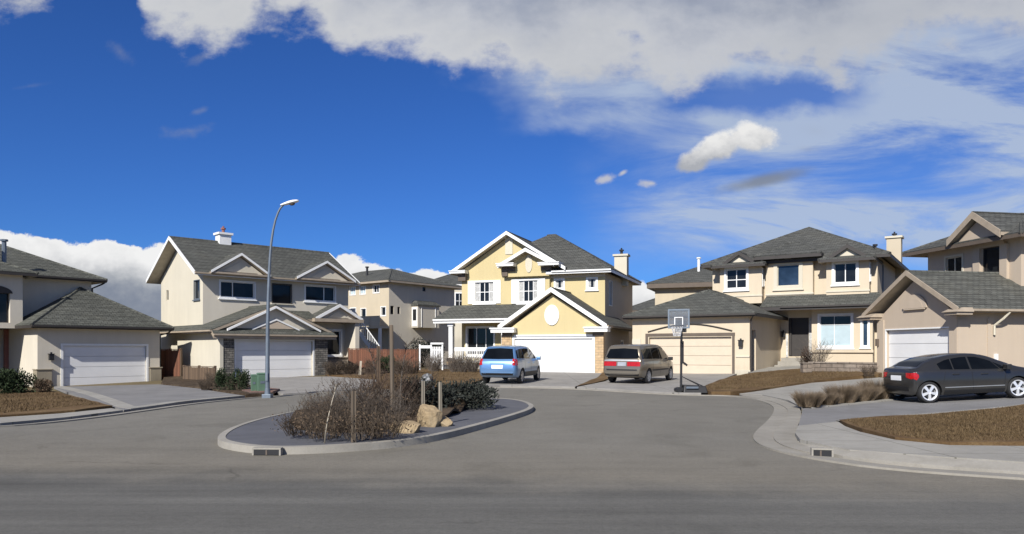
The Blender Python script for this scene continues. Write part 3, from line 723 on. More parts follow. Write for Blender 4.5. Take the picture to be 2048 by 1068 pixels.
fd = (7.42, 8.62, .95, 3.35)
H.wall(P, 2.6, 12.45, -.7, 6.95, [fd], 'tan')
k = MB(); k.fbox(P, fd[0], fd[1], .1, .15, fd[2], fd[3]); k.fbox(P, 7.5, 7.6, -.03, .1, 1.0, 3.3); k.fbox(P, fd[0] + .3, fd[1] - .2, .08, .11, 1.4, 1.9)
do = H.part('front_door', k, 'dark_trim'); k = MB(); k.fbox(P, 8.64, 8.86, -.05, .02, .9, 3.3); k.fbox(P, 7.28, 7.4, -.05, .02, .9, 2.3); H.part('door_side_panel', k, 'curtain', do)
H.lantern(P, 7.15, 2.35)
H.wall(H.Rp(12.45), yw, 19.4, -.7, 6.95, [(9.2, 9.5, 5.0, 6.6)], 'tan'); H.window(H.Rp(12.45), 9.2, 9.5, 5.0, 6.6, trim=.03, sill=False, frame='metal'); H.wall(H.Lp(2.6), yw, 19.4, -.7, 6.95, [], 'tan'); H.wall(H.Fp(19.4), 2.6, 12.45, -.7, 6.95, [], 'tan')
# upper bays: left, centre, right
def bay(u0, u1, y, z0, z1, w, v, hz=(), side=None, frame='white', trimm=.14, corn='cream2', pane='glass'):
    Q = H.Fp(y); H.wall(Q, u0, u1, z0, z1, [w], 'tan'); H.wall(H.Lp(u0), y, yw, z0, z1, [], 'tan')
    H.wall(H.Rp(u1), y, yw, z0, z1, [side] if side else [], 'tan')
    H.wmb('tan').poly([(u0, y, z0), (u1, y, z0), (u1, yw, z0), (u0, yw, z0)])
    H.window(Q, *w, v=v, hz=hz, trim=trimm, frame=frame, proud=.05, pane=pane)
    if side: H.window(H.Rp(u1), *side, trim=.06, sill=False, frame='white')
    k = MB(); k.fbox(Q, u0 - .04, u1 + .04, -.05, .02, w[2] - .55, w[2] - .46); k.fbox(Q, u0 - .04, u1 + .04, -.05, .02, w[3] + .22, w[3] + .3); H.part('bay_moulding', k, corn)
bay(3.3, 5.95, 6.35, 4.3, 6.75, (3.72, 5.0, 5.3, 6.5), (.5,), (.45,), side=(6.5, 6.85, 5.4, 6.45))
bay(6.15, 8.95, 6.55, 4.4, 7.15, (6.85, 8.15, 5.32, 6.62), (), (), frame='cream2', trimm=.22, pane='glass_sky_reflect')
k = MB(); k.fbox(H.Fp(6.55), 7.3, 7.7, -.1, .02, 6.84, 7.06); H.part('keystone', k, 'cream2')
bay(9.75, 12.1, 6.35, 4.4, 6.7, (10.2, 11.4, 5.35, 6.5), (.5,), side=(6.45, 6.85, 5.4, 6.45))
pl, rd, rk = H.rect(2.05, 13.2, 6.35, 20.0, 6.95, .485, 'y'); H.roof(pl, rd, 'roof_dark', 'dark_trim', th=.22)
for a, b, y0, ze, kind in ((2.9, 6.3, 5.75, 6.78, 'g'), (9.4, 12.5, 5.75, 6.75, 'g')):
    # hipped skirt with a small gablet on top
    pl, rd, rk = H.rect(a, b, y0, 9.2, ze, .34, 'y', 'hip', 'gable'); H.roof(pl, rd, 'roof_dark', 'dark_trim', th=.2)
    m = (a + b) / 2
    pl, rd, rk = H.rect(m - 1.0, m + 1.0, y0 + .3, 9.2, ze + .14, .66, 'y', 'gable', 'gable'); H.roof(pl, rd, 'roof_dark', 'dark_trim', rakes=rk[:2], rake_mat='dark_trim', rake_h=.2, th=.16)
    H.gable(H.Fp(y0 + .5), m - .75, m + .75, ze + .12, m, ze + .62, 'cream2')
pl, rd, rk = H.rect(5.55, 9.55, 5.9, 11.0, 7.2, .5, 'y', 'hip', 'hip'); H.roof(pl, rd, 'roof_dark', 'dark_trim', th=.24)
# porch roof, ground floor bay
H.roof([[(6.2, 5.0, 4.0), (13.15, 5.0, 4.0), (12.6, 6.5, 4.72), (6.2, 6.5, 4.72)], [(13.15, 5.0, 4.0), (13.15, 8.2, 4.0), (12.45, 8.2, 4.72), (12.6, 6.5, 4.72)]], (), 'roof', 'dark_trim', th=.26, gut=[((7.4, 5.0, 4.0), (13.15, 5.0, 4.0))])
lw = (9.42, 11.15, 1.58, 3.4); Q = H.Fp(6.2); sw = (6.35, 6.85, 1.6, 3.2); lo = (11.75, 12.05, 1.58, 3.2)
H.wall(Q, 8.95, 12.3, -.7, 3.9, [lw, lo], 'tan'); H.wall(H.Lp(8.95), 6.2, 7, -.7, 3.9, [], 'tan'); H.wall(H.Rp(12.3), 6.2, 7, -.7, 3.9, [], 'tan')
H.window(Q, *lw, v=(.46,), hz=(.7,), trim=.13, blind=.7, frame='white', bar=.025, proud=.05); H.window(Q, *lo, trim=.1, pane='glass_sky_reflect')
k = MB(); k.fbox(Q, 8.9, 12.35, -.12, .02, 1.2, 1.36); H.part('bay_ledge', k, 'tan')
k = MB()
for i in range(4): k.box(7.3 - .12 * i, 8.75, 5.6 - .32 * i, 6.98, -.7, .88 - .22 * i)
H.part('front_steps', k, 'kerb')
H.chimney(12.35, 16.5, 6, 9.1, .9, .9, 'cream', 'cream2', 'dark_metal', .32)
H.vent_pipe((12.3, 7.2, 7.2), .3, 'dark_metal', .08)
H.finish()

# ================================================================ pinkish house at the right edge
H = House('gabled_garage_house', 'pinkish beige house with an arched gable niche above its white garage door', 'house', 1757, 752, 36.4, -79)
P = H.Fp(0); gd = (.55, 4.52, -.4, 2.2)
H.wall(P, 0, 4.95, -1.2, 2.75, [gd], 'pink', .2); H.garage_door(P, *gd, 'door_white', cw=.06, rev=.16)
H.gable(P, 0, 4.95, 2.75, 2.48, 4.45, 'pink')
k = MB(); outline_disc(k, P, 2.5, 3.15, .75, .62, -.09, .03, top_only=True); no = H.part('arched_niche_frame', k, 'pink')
k = MB(); outline_disc(k, P, 2.5, 3.15, .53, .44, -.1, -.085, top_only=True); k.fbox(P, 1.85, 3.15, -.11, .02, 3.09, 3.14); H.part('niche_panel', k, 'pink', no)
k = MB(); k.fbox(P, -.03, .42, -.06, .02, -1.2, 2.7); k.fbox(P, 4.55, 4.98, -.06, .02, -1.2, 2.7); H.part('corner_pilaster', k, 'pink')
k = MB(); k.fbox(P, .02, .12, -.2, .02, 1.45, 1.8); H.part('wall_lantern', k, 'brown_trim')
pl, rd, rk = H.rect(-.6, 5.5, -.45, 14, 3.0, .6, 'y', 'gable', 'gable')
H.roof(pl, rd, 'roof', 'taupe_trim', rakes=rk[:2], rake_mat='taupe_trim', rake_h=.2, th=.18, gut=[((5.5, -.45, 3.0), (5.5, 14, 3.0))], gut_mat='taupe_trim')
k = MB()
for a, b in ((-.7, .2), (4.9, 5.6)):
    k.box(a, b, -.6, .15, 2.72, 2.84); k.hexa([(a - .08, -.68, 2.84), (b + .08, -.68, 2.84), (b + .08, .15, 2.84), (a - .08, .15, 2.84), (a, -.3, 3.02), (b, -.3, 3.02), (b, .15, 3.02), (a, .15, 3.02)])
H.part('eave_return', k, 'taupe_trim')
H.wall(H.Rp(4.95), 0, 14, -1.4, 3.0, [], 'pink'); H.wall(H.Lp(0), 0, 14, -1.2, 2.9, [], 'pink')
k = MB(); k.fbox(H.Rp(4.95), -.02, .5, -.05, .02, -1.4, 2.55); k.fbox(H.Rp(4.95), 1.45, 1.6, -.04, .02, -1.4, 2.6); H.part('side_pilaster', k, 'pink')
H.downspout([(5.55, 2.0, 2.85), (5.35, 1.9, 2.6), (5.02, 1.75, 2.3), (5.02, 1.75, 1.9)], 'cream2', .05)
k = MB(); k.fbox(H.Rp(4.95), 1.78, 1.95, -.06, .02, .75, 1.1); H.part('meter_box', k, 'white')
# upper storey set back
yw = 4.5; wa, wb = (-.85, .2, 5.1, 5.92), (1.45, 2.5, 4.9, 6.1); P = H.Fp(yw)
H.wall(P, -2.1, 3.6, 2.6, 6.4, [wa, wb], 'pink'); H.window(P, *wa, v=(.5,), trim=.1, frame='cream2'); H.window(P, *wb, trim=0, frame='dark_trim', sill=False)
H.wall(H.Rp(3.6), yw, 14, 2.6, 6.4, [], 'pink'); H.wall(H.Lp(-2.1), yw, 14, 2.6, 6.4, [], 'pink')
k = MB(); outline_disc(k, P, 1.98, 6.1, .85, .55, -.12, .02, top_only=True); k.fbox(P, 1.0, 1.4, -.14, .02, 4.4, 6.15); k.fbox(P, 2.56, 2.96, -.14, .02, 4.4, 6.15); H.part('arched_surround', k, 'pink')
k = MB(); outline_disc(k, P, 1.98, 6.1, .5, .32, -.125, -.1, top_only=True); H.part('arch_panel', k, 'pink')
pl, rd, rk = H.rect(-3.0, 4.4, 3.7, 14, 6.45, .42, 'y', 'hip', 'gable'); H.roof(pl, rd, 'roof_dark', 'brown_trim', th=.22)
pl, rd, rk = H.rect(.35, 3.5, 3.5, 12, 6.62, .7, 'y', 'gable', 'gable'); H.roof(pl, rd, 'roof_dark', 'taupe_trim', rakes=rk[:2], rake_mat='taupe_trim', rake_h=.3, th=.2)
H.gable(H.Fp(3.85), .6, 3.3, 6.5, 1.93, 7.4, 'pink')
H.finish()

# ================================================================ houses further back
H = House('corner_window_house', 'distant cream and grey house with bay window and balcony, behind the brown board fence', 'house', 778, 748, 62, 52)
P = H.Fp(0); wf = [(3.9, 4.28, 7.08, 7.45), (.95, 1.25, 5.0, 5.6), (.15, .55, 4.95, 5.65)]
H.wall(P, 0, 8.0, -1.5, 7.6, wf, 'grey_stucco')
for w in wf: H.window(P, *w, trim=0, sill=False, frame='dark_trim')
wl = [(4.2, 4.9, 6.75, 7.42), (2.9, 3.6, 6.75, 7.42), (1.2, 1.9, 6.8, 7.42), (4.15, 4.85, 4.9, 5.58), (.4, .95, 4.85, 5.55)]; dr = (2.85, 3.48, 4.1, 5.5)
H.wall(H.Lp(0), 0, 12, -1.5, 7.6, wl + [dr], 'cream'); H.wall(H.Rp(8.0), 0, 12, -1.5, 7.6, [], 'grey_stucco')
for i, w in enumerate(wl): H.window(H.Lp(0), *w, trim=.07 if i > 1 else .05, sill=False, pane='blind' if i < 2 else 'glass', v=(.5,) if i < 3 else ())
H.window(H.Lp(0), *dr, trim=.06, sill=False, hz=(.45,))
pl, rd, rk = H.rect(-.6, 8.6, -.6, 12.6, 7.75, .33, 'y'); H.roof(pl, rd, 'roof', 'taupe_trim')
k = MB(); k.box(2.6, 5.2, -.75, 0, 3.9, 5.75); bo = H.part('bay_window_box', k, 'grey_stucco')
k = MB(); k.box(2.5, 5.3, -.85, 0, 5.75, 5.86); k.hexa([(2.5, -.85, 5.86), (5.3, -.85, 5.86), (5.3, 0, 5.86), (2.5, 0, 5.86), (2.8, -.4, 6.2), (5.0, -.4, 6.2), (5.0, 0, 6.2), (2.8, 0, 6.2)]); H.part('bay_roof', k, 'roof', bo)
k = MB(); k.box(2.55, 2.6, -.7, -.06, 4.0, 5.6); k.box(3.0, 3.03, -.79, -.75, 3.95, 5.7); k.box(4.7, 4.74, -.79, -.75, 3.95, 5.7); f = H.part('bay_frame', k, 'white', bo)
k = MB(); k.box(2.535, 2.555, -.6, -.2, 4.5, 5.45); H.part('pane', k, 'glass', f)
# balcony with its posts on the lit side and round the corner
k = MB(); k.box(-1.5, .02, -.5, 3.0, 3.75, 3.9); b = H.part('balcony', k, 'cream2')
k = MB(); k.box(-1.5, -1.45, -.5, 3.0, 4.7, 4.76)
k.box(-1.48, -1.46, -.45, 2.95, 3.95, 4.7)
for y in (-.45, .7, 1.8, 2.95): k.box(-1.52, -1.44, y - .04, y + .04, 3.9, 4.72)
H.part('balcony_railing', k, 'cream2', b)
k = MB()
for y in (-.4, 2.8): k.box(-1.45, -1.25, y - .1, y + .1, -1.5, 3.75)
H.part('balcony_post', k, 'white', b)
H.vent_pipe((2.0, 5.0, 8.6), .7, 'dark_metal', .1)
H.finish()

H = House('hip_roofed_house', 'far cream house, its wall and grey hip roof rising just behind the beige garage', 'house', 1310, 640, 60, -20)
H.wall(H.Fp(0), 0, 9, -4.5, 2.6, [], 'cream'); H.wall(H.Lp(0), 0, 9, -4.5, 2.6, [], 'cream'); H.wall(H.Rp(9), 0, 9, -4.5, 2.6, [], 'cream')
pl, rd, rk = H.rect(-.55, 9.5, -.6, 9.5, 2.9, .42, 'x'); H.roof(pl, rd, 'roof_dark', 'brown_trim', th=.4)
H.vent_pipe((3.2, 2.0, 3.9), 1.1, 'white', .11); k = MB(); k.box(-.2, 1.3, -.9, 0, -.2, .1); H.part('canopy', k, 'metal')
H.finish()
H = House('low_roofed_house', 'dark grey roof and wall of a distant house, in the gap beside the yellow house', 'house', 1262, 660, 80, -10)
H.wall(H.Fp(0), 0, 9, -4, 2.0, [], 'grey_stucco'); H.wall(H.Lp(0), 0, 9, -4, 2.0, [], 'grey_stucco')
pl, rd, rk = H.rect(-1.0, 9.5, -.6, 9.5, 2.1, .4, 'x'); H.roof(pl, rd, 'roof_dark', 'brown_trim')
H.finish()
H = House('pale_house', 'sliver of a distant pale house with one dark window, seen left of the yellow gable', 'house', 903, 680, 90, 10)
w = (.5, 1.4, 3.8, 5.6)
H.wall(H.Fp(0), -3, 6, -5, 6.6, [w], 'cream2'); H.window(H.Fp(0), *w, v=(.5,), hz=(.5,), trim=.12); H.wall(H.Lp(-3), 0, 9, -5, 6.6, [], 'cream2')
pl, rd, rk = H.rect(-3.6, 6.6, -.6, 9.6, 6.7, .4, 'x'); H.roof(pl, rd, 'roof_dark', 'white')
H.finish()
# ================================================================ ground
def resample(poly, step=.45, closed=True):
    out = []; n = len(poly)
    for i in range(n if closed else n - 1):
        a, b = poly[i], poly[(i + 1) % n]; L = math.dist(a, b); k = max(1, int(L / step))
        for j in range(k): out.append((a[0] + (b[0] - a[0]) * j / k, a[1] + (b[1] - a[1]) * j / k))
    if not closed: out.append(poly[-1])
    return out
def chaikin(p, it=2, closed=True):
    for _ in range(it):
        q = []; n = len(p)
        if not closed: q.append(p[0])
        for i in range(n if closed else n - 1):
            a, b = p[i], p[(i + 1) % n]
            q += [(a[0] * .75 + b[0] * .25, a[1] * .75 + b[1] * .25), (a[0] * .25 + b[0] * .75, a[1] * .25 + b[1] * .75)]
        if not closed: q.append(p[-1])
        p = q
    return p
def inside(p, poly):
    x, y = p; c = False; n = len(poly)
    for i in range(n):
        x1, y1 = poly[i]; x2, y2 = poly[i - 1]
        if (y1 > y) != (y2 > y) and x < (x2 - x1) * (y - y1) / (y2 - y1) + x1: c = not c
    return c
def sheet(name, poly, dz, mat, skirt=.25, step=.7, zf=None, kind='structure', label=None):
    """a sheet laid on the ground, its rim turned down"""
    poly = resample(poly, min(step, .8)); xs = [p[0] for p in poly]; ys = [p[1] for p in poly]
    pts = list(poly); n = len(poly)
    gx = min(xs)
    while gx < max(xs):
        gy = min(ys)
        while gy < max(ys):
            p = (gx + .01 * math.sin(gy * 7), gy + .01 * math.cos(gx * 5))
            if inside(p, poly): pts.append(p)
            gy += step
        gx += step
    v, e, f, *_ = delaunay_2d_cdt([Vector(p) for p in pts], [(i, (i + 1) % n) for i in range(n)], [list(range(n))], 1, 1e-4)
    zf = zf or (lambda x, y: h(x, y) + dz)
    mb = MB(); mb.v = [(p.x, p.y, zf(p.x, p.y)) for p in v]
    for t in f: mb.f.append(tuple(t)); mb.m.append(0)
    if skirt:
        for i in range(n):
            a, b = poly[i], poly[(i + 1) % n]
            za, zb = zf(*a), zf(*b)
            mb.poly([(*a, za), (*b, zb), (*b, zb - skirt), (*a, za - skirt)])
    o = mb.build(name, mat, recalc=False, smooth=True, angle=30)
    if kind: o['kind'] = kind
    return o
def strip(name, path, w, dz0, dz1, mat, skirt=.2, closed=False, kind='structure', top=None):
    """a kerb along a path: left edge on the path, w to its right; dz0 at the path, dz1 at the far edge"""
    n = len(path); mb = MB(); off = []
    for i in range(n):
        a = path[i - 1] if (closed or i) else path[i]; b = path[(i + 1) % n] if (closed or i < n - 1) else path[i]
        d = Vector((b[0] - a[0], b[1] - a[1])); d = d.normalized() if d.length else Vector((1, 0)); off.append((path[i][0] + d.y * w, path[i][1] - d.x * w))
    for i in range(n if closed else n - 1):
        j = (i + 1) % n
        A, B, C, D = path[i], path[j], off[j], off[i]
        z = lambda p, d: (*p, h(*p) + d)
        mb.poly([z(A, dz0), z(B, dz0), z(C, dz1), z(D, dz1)])
        mb.poly([z(A, dz0 - skirt), z(B, dz0 - skirt), z(B, dz0), z(A, dz0)])
        mb.poly([z(C, dz1 - skirt), z(D, dz1 - skirt), z(D, dz1), z(C, dz1)])
    o = mb.build(name, mat, recalc=False); 
    if kind: o['kind'] = kind
    return o, off
g = lambda pts: [G(*p) for p in pts]

# base terrain to the horizon
mb = MB()
def axis(lo, hi, fine0, fine1, st):
    v = []; x = lo
    while x < hi:
        v.append(x); x += st if fine0 <= x <= fine1 else max(st * 2, abs(x - (fine0 + fine1) / 2) * .25)
    return v + [hi]
X = axis(-1500, 1500, -45, 45, 2.0); Yv = axis(-800, 2200, -12, 70, 2.0)
mb.v = [(x, y, h(x, y) - .10) for y in Yv for x in X]
for j in range(len(Yv) - 1):
    for i in range(len(X) - 1):
        a = j * len(X) + i; mb.f.append((a, a + 1, a + 1 + len(X), a + len(X))); mb.m.append(0)
tag(mb.build('ground', M['field'], smooth=True), kind='structure')

# road: the cross street and the bulb of the cul-de-sac
edge = [(-500, 880), (-200, 862), (0, 853), (120, 842), (245, 826), (370, 808), (490, 796), (566, 791), (640, 785), (760, 779), (930, 776), (1000, 774), (1150, 777), (1250, 783), (1350, 789), (1400, 790), (1470, 791),
        (1525, 797), (1560, 806), (1580, 816), (1582, 830), (1572, 848), (1556, 866), (1552, 880), (1570, 893), (1610, 905), (1670, 917), (1800, 935), (2048, 951), (2300, 968)]
E0 = chaikin(g(edge), 2, False)
road = E0 + [(60, G(2300, 968)[1] - .2), (60, -14), (-60, -14), (-60, E0[0][1])]
sheet('road', road, 0, M['asphalt'], skirt=.1, step=1.0)
# rolled gutter along the bulb
strip('gutter', resample(E0, .5, False), .42, .012, .03, M['gutter'], .1)
E0r = resample(E0, .5, False)
# wide pale gutter on the right
wg = chaikin(g([(1478, 787), (1525, 792), (1570, 803), (1602, 818), (1602, 840), (1592, 862), (1592, 885), (1610, 896), (1662, 912), (1650, 916), (1600, 905), (1562, 893), (1545, 880), (1550, 863), (1568, 846), (1578, 828), (1572, 816), (1540, 803), (1480, 793)]), 2)
sheet('gutter', wg, .035, M['gutter'], .08)

def lawn(poly, dz=.11, mat='lawn', name='lawn', seed=1, **k):
    return sheet(name, poly, dz, M[mat], .3, .6, zf=lambda x, y: h(x, y) + dz + .02 * math.sin(x * 1.7 + seed) * math.cos(y * 1.3), **k)
L_left = g([(-380, 800), (0, 788), (60, 787), (108, 787), (160, 801), (225, 819), (150, 829), (0, 839), (-380, 860)])
lawn(L_left, .12)
sheet('pavement', g([(-400, 872), (-400, 860), (0, 840), (120, 832), (222, 821), (246, 825), (130, 840), (0, 852)]), .07, M['concrete_pale'], .12)
sheet('driveway', g([(108, 776), (318, 771), (400, 780), (490, 794.5), (370, 806), (248, 824)]), .06, M['concrete_grey'], .1)
ed = g([(108, 776), (165, 789), (205, 804), (248, 824), (300, 817), (370, 806), (430, 800.5), (490, 794.5)])
strip('driveway_edge', resample(chaikin(ed, 1, False), .5, False), -.45, .07, .07, M['concrete_pale'], .12)
# bed beside the cream house: soil, red pavers, drive
lawn(g([(322, 771), (330, 752), (352, 747), (470, 762), (505, 776), (530, 784), (548, 790), (492, 793.5), (402, 779)]), .10, 'soil', 'planting_bed')
sheet('paver_strip', g([(478, 783), (520, 779), (560, 784), (545, 790), (500, 792)]), .135, M['pavers'], .1)
sheet('driveway', g([(462, 758), (660, 755), (760, 762), (735, 779), (566, 790.5), (552, 786), (505, 773)]), .06, M['concrete'], .1)
lawn(g([(655, 753), (720, 742), (960, 741), (985, 752), (962, 764), (935, 775), (760, 778), (745, 770), (770, 762)]), .10)
lawn(g([(650, 753), (655, 738), (760, 738), (840, 741), (760, 752)]), .14, 'soil', 'planting_bed', 3)
sheet('driveway', g([(1015, 745), (1207, 745.5), (1195, 757), (1150, 776), (1000, 773), (938, 775), (985, 757)]), .06, M['concrete'], .1)
lawn(g([(1207, 745), (1262, 745), (1225, 757), (1207, 765), (1153, 776), (1197, 757)]), .09, seed=4)
sheet('driveway', g([(1262, 745), (1482, 746), (1460, 755), (1408, 775), (1402, 789), (1345, 788.5), (1250, 782), (1154, 776.5), (1210, 765), (1228, 757)]), .06, M['concrete'], .1)
lawn(chaikin(g([(1408, 776), (1450, 760), (1500, 750), (1580, 741), (1640, 737), (1760, 734), (1775, 752), (1700, 758), (1620, 768), (1560, 777), (1480, 789.5), (1404, 789.5)]), 1), .12, seed=2)
sheet('path', g([(1484, 747), (1512, 740), (1620, 736.5), (1640, 739), (1560, 744), (1500, 750)]), .16, M['concrete_pale'], .2)
sheet('driveway', g([(1482, 789.5), (1562, 777), (1622, 768), (1760, 757), (1905, 772), (1900, 790), (1770, 800), (1604, 818), (1576, 803), (1525, 792)]), .05, M['concrete_pale'], .1)
sheet('driveway', g([(1606, 821), (1775, 804), (2048, 783), (2500, 752), (2500, 790), (2048, 816), (1676, 851), (1596, 860)]), .06, M['concrete_grey'], .1)
strip('driveway_edge', resample(g([(1603, 820), (1775, 803), (2048, 781), (2500, 750)]), .5, False), .30, .09, .09, M['concrete_pale'], .15)
strip('driveway_edge', resample(g([(1672, 852), (1800, 840), (2048, 817), (2500, 789)]), .5, False), .26, .12, .12, M['concrete_pale'], .2)
lawn(chaikin(g([(1606, 817), (1640, 808), (1770, 798), (1890, 786), (2040, 772), (2040, 780), (1775, 801.5)]), 0), .10, 'soil', 'planting_bed', 5)
sheet('pavement', g([(1596, 861), (1676, 852), (1690, 862), (1720, 874), (1790, 891), (1900, 902.5), (2500, 904), (2500, 965), (2048, 938), (1860, 925), (1700, 912), (1664, 905), (1600, 890), (1590, 876)]), .10, M['concrete_pale'], .25)
strip('kerb', resample(chaikin(g([(1592, 886), (1620, 900), (1664, 911), (1700, 918), (1860, 934), (2048, 948), (2500, 977)]), 2, False), .4, False), -.32, .03, .1, M['kerb'], .15)
lawn(chaikin(g([(1678, 851), (2048, 819), (2500, 792), (2500, 902), (2048, 902), (1900, 900), (1790, 889), (1725, 873), (1695, 861)]), 0), .135, seed=3)

# traffic island
isl = [(432, 893), (440, 878), (470, 862), (520, 846), (590, 830), (680, 817), (800, 807), (920, 803), (990, 802.5), (1040, 806), (1068, 816), (1066, 826), (1020, 842), (960, 860), (880, 882), (800, 895), (700, 904), (600, 909), (530, 909), (470, 903)]
iw = chaikin(g(isl), 3); iw = resample(iw, .25)
kb, inner = strip('island_kerb', iw[::-1], .13, .115, .122, M['kerb'], .2, closed=True)
area = sum(a[0] * b[1] - b[0] * a[1] for a, b in zip(iw, iw[1:] + iw[:1]))
inner = inner[::-1]
ain = abs(sum(a[0] * b[1] - b[0] * a[1] for a, b in zip(inner, inner[1:] + inner[:1])))
if ain > abs(area):      # offset went outwards: turn it round
    bpy.data.objects.remove(kb); kb, inner = strip('island_kerb', iw, .13, .115, .122, M['kerb'], .2, closed=True)
sheet('island_paving', inner[::2], .112, M['paving'], 0, .6)
bed = [(572, 864), (590, 845), (640, 826), (740, 812), (860, 804), (960, 803.5), (968, 812), (930, 829), (905, 843), (850, 858), (790, 869), (700, 878), (620, 876)]
bedw = chaikin(g(bed), 2); bc = (sum(p[0] for p in bedw) / len(bedw), sum(p[1] for p in bedw) / len(bedw))
def bedz(x, y):
    # low mound
    dm = min(math.dist((x, y), p) for p in bedw[::4])
    return h(x, y) + .14 + min(.16, dm * .16) + .02 * math.sin(x * 9) * math.sin(y * 7)
sheet('island_bed', bedw, .15, M['soil'], .05, .3, zf=bedz)

# ================================================================ plants
def twigs(mb, rnd, n, r, ht, rad=.007, spread=.55, segs=3, side=3, flat=1.0):
    for i in range(n):
        a = rnd.uniform(0, 2 * math.pi); q = math.sqrt(rnd.random()) * r * .45
        p = Vector((q * math.cos(a), q * math.sin(a), -.05)); L = ht * rnd.uniform(.55, 1.05)
        d = Vector((math.cos(a) * spread * rnd.uniform(.2, 1.2), math.sin(a) * spread * rnd.uniform(.2, 1.2), 1)).normalized()
        path = [p.copy()]
        for k in range(segs):
            d = (d + Vector((rnd.uniform(-.25, .25), rnd.uniform(-.25, .25), rnd.uniform(-.1, .12)))).normalized()
            p = p + d * L / segs; path.append(p.copy())
        mb.tube(path, [rad, rad * .8, rad * .6, rad * .35][:segs + 1], 3, cap=False)
        for s_ in range(side):
            t = rnd.uniform(.25, .95) * segs; k = min(int(t), segs - 1); q0 = path[k].lerp(path[k + 1], t - k)
            b = rnd.uniform(0, 6.28); dd = (d + Vector((math.cos(b), math.sin(b), rnd.uniform(-.1, .5))) * .9).normalized(); l2 = L * rnd.uniform(.15, .4)
            q1 = q0 + dd * l2 * .5; q2 = q1 + (dd + Vector((0, 0, .3))).normalized() * l2 * .5
            mb.tube([q0, q1, q2], [rad * .6, rad * .45, rad * .25], 3, cap=False)
            if side > 2:
                dd2 = (dd + Vector((rnd.uniform(-1, 1), rnd.uniform(-1, 1), rnd.uniform(-.2, .8)))).normalized()
                mb.tube([q1, q1 + dd2 * l2 * .5], [rad * .4, rad * .2], 3, cap=False)
def leaf(mb, p, d, L, w, rnd, m=0):
    a = d.cross(Vector((rnd.uniform(-1, 1), rnd.uniform(-1, 1), rnd.uniform(-1, 1))))
    a = a.normalized() * w if a.length > 1e-6 else Vector((w, 0, 0))
    mb.poly([p - d * L * .1, p + d * L * .45 + a, p + d * L, p + d * L * .45 - a], m)
def bare_shrub(seed, r, ht, n=110, mat='twig', leaves=60, rad=.0075):
    rnd = random.Random(seed); mb = MB(); twigs(mb, rnd, n, r, ht, rad)
    tw = mb.build('dry_shrub', M[mat], recalc=False)
    if leaves:
        k = MB()
        for i in range(leaves):
            a = rnd.uniform(0, 6.28); q = r * math.sqrt(rnd.random()) * .9; z = ht * rnd.uniform(.1, .8)
            leaf(k, Vector((q * math.cos(a), q * math.sin(a), z)), Vector((rnd.uniform(-1, 1), rnd.uniform(-1, 1), rnd.uniform(-.3, 1))).normalized(), rnd.uniform(.04, .08), .015, rnd)
        k.build('dry_leaves', M['dry_leaf'], tw, recalc=False)
    return tw
def leafy(name, seed, rx, ry, rz, n=2600, L=.07, mat='evergreen', lumps=9, boxy=False):
    """stems and many small leaves over uneven lobes"""
    rnd = random.Random(seed); mb = MB(); lob = []
    for i in range(lumps):
        a = rnd.uniform(0, 6.28); q = rnd.uniform(.25, .75)
        lob.append((Vector((rx * q * math.cos(a), ry * q * math.sin(a), rz * rnd.uniform(.25, .8))), rnd.uniform(.28, .5)))
    for i in range(n):
        c, s = rnd.choice(lob)
        v = Vector((rnd.gauss(0, 1), rnd.gauss(0, 1), rnd.gauss(0, 1))).normalized()
        p = c + Vector((v.x * rx, v.y * ry, v.z * rz)) * s * rnd.uniform(.55, 1.08)
        if p.z < 0: p.z = rnd.uniform(0, .12)
        d = (v + Vector((rnd.uniform(-.7, .7), rnd.uniform(-.7, .7), rnd.uniform(-.2, .9)))).normalized()
        leaf(mb, p, d, L * rnd.uniform(.6, 1.4), L * .28, rnd)
    o = mb.build(name, M[mat], recalc=False)
    k = MB(); twigs(k, rnd, 16, min(rx, ry) * .8, rz * .9, .012, .6); k.build('stems', M['twig'], o, recalc=False)
    return o
def put(o, px, py, dz=0, s=1, rz=0, zf=None, loc=None):
    x, y = loc or G(px, py, dz); o.location = (x, y, (zf(x, y) if zf else h(x, y) + dz)); o.scale = (s, s, s) if not isinstance(s, tuple) else s; o.rotation_euler = (0, 0, rz); return o

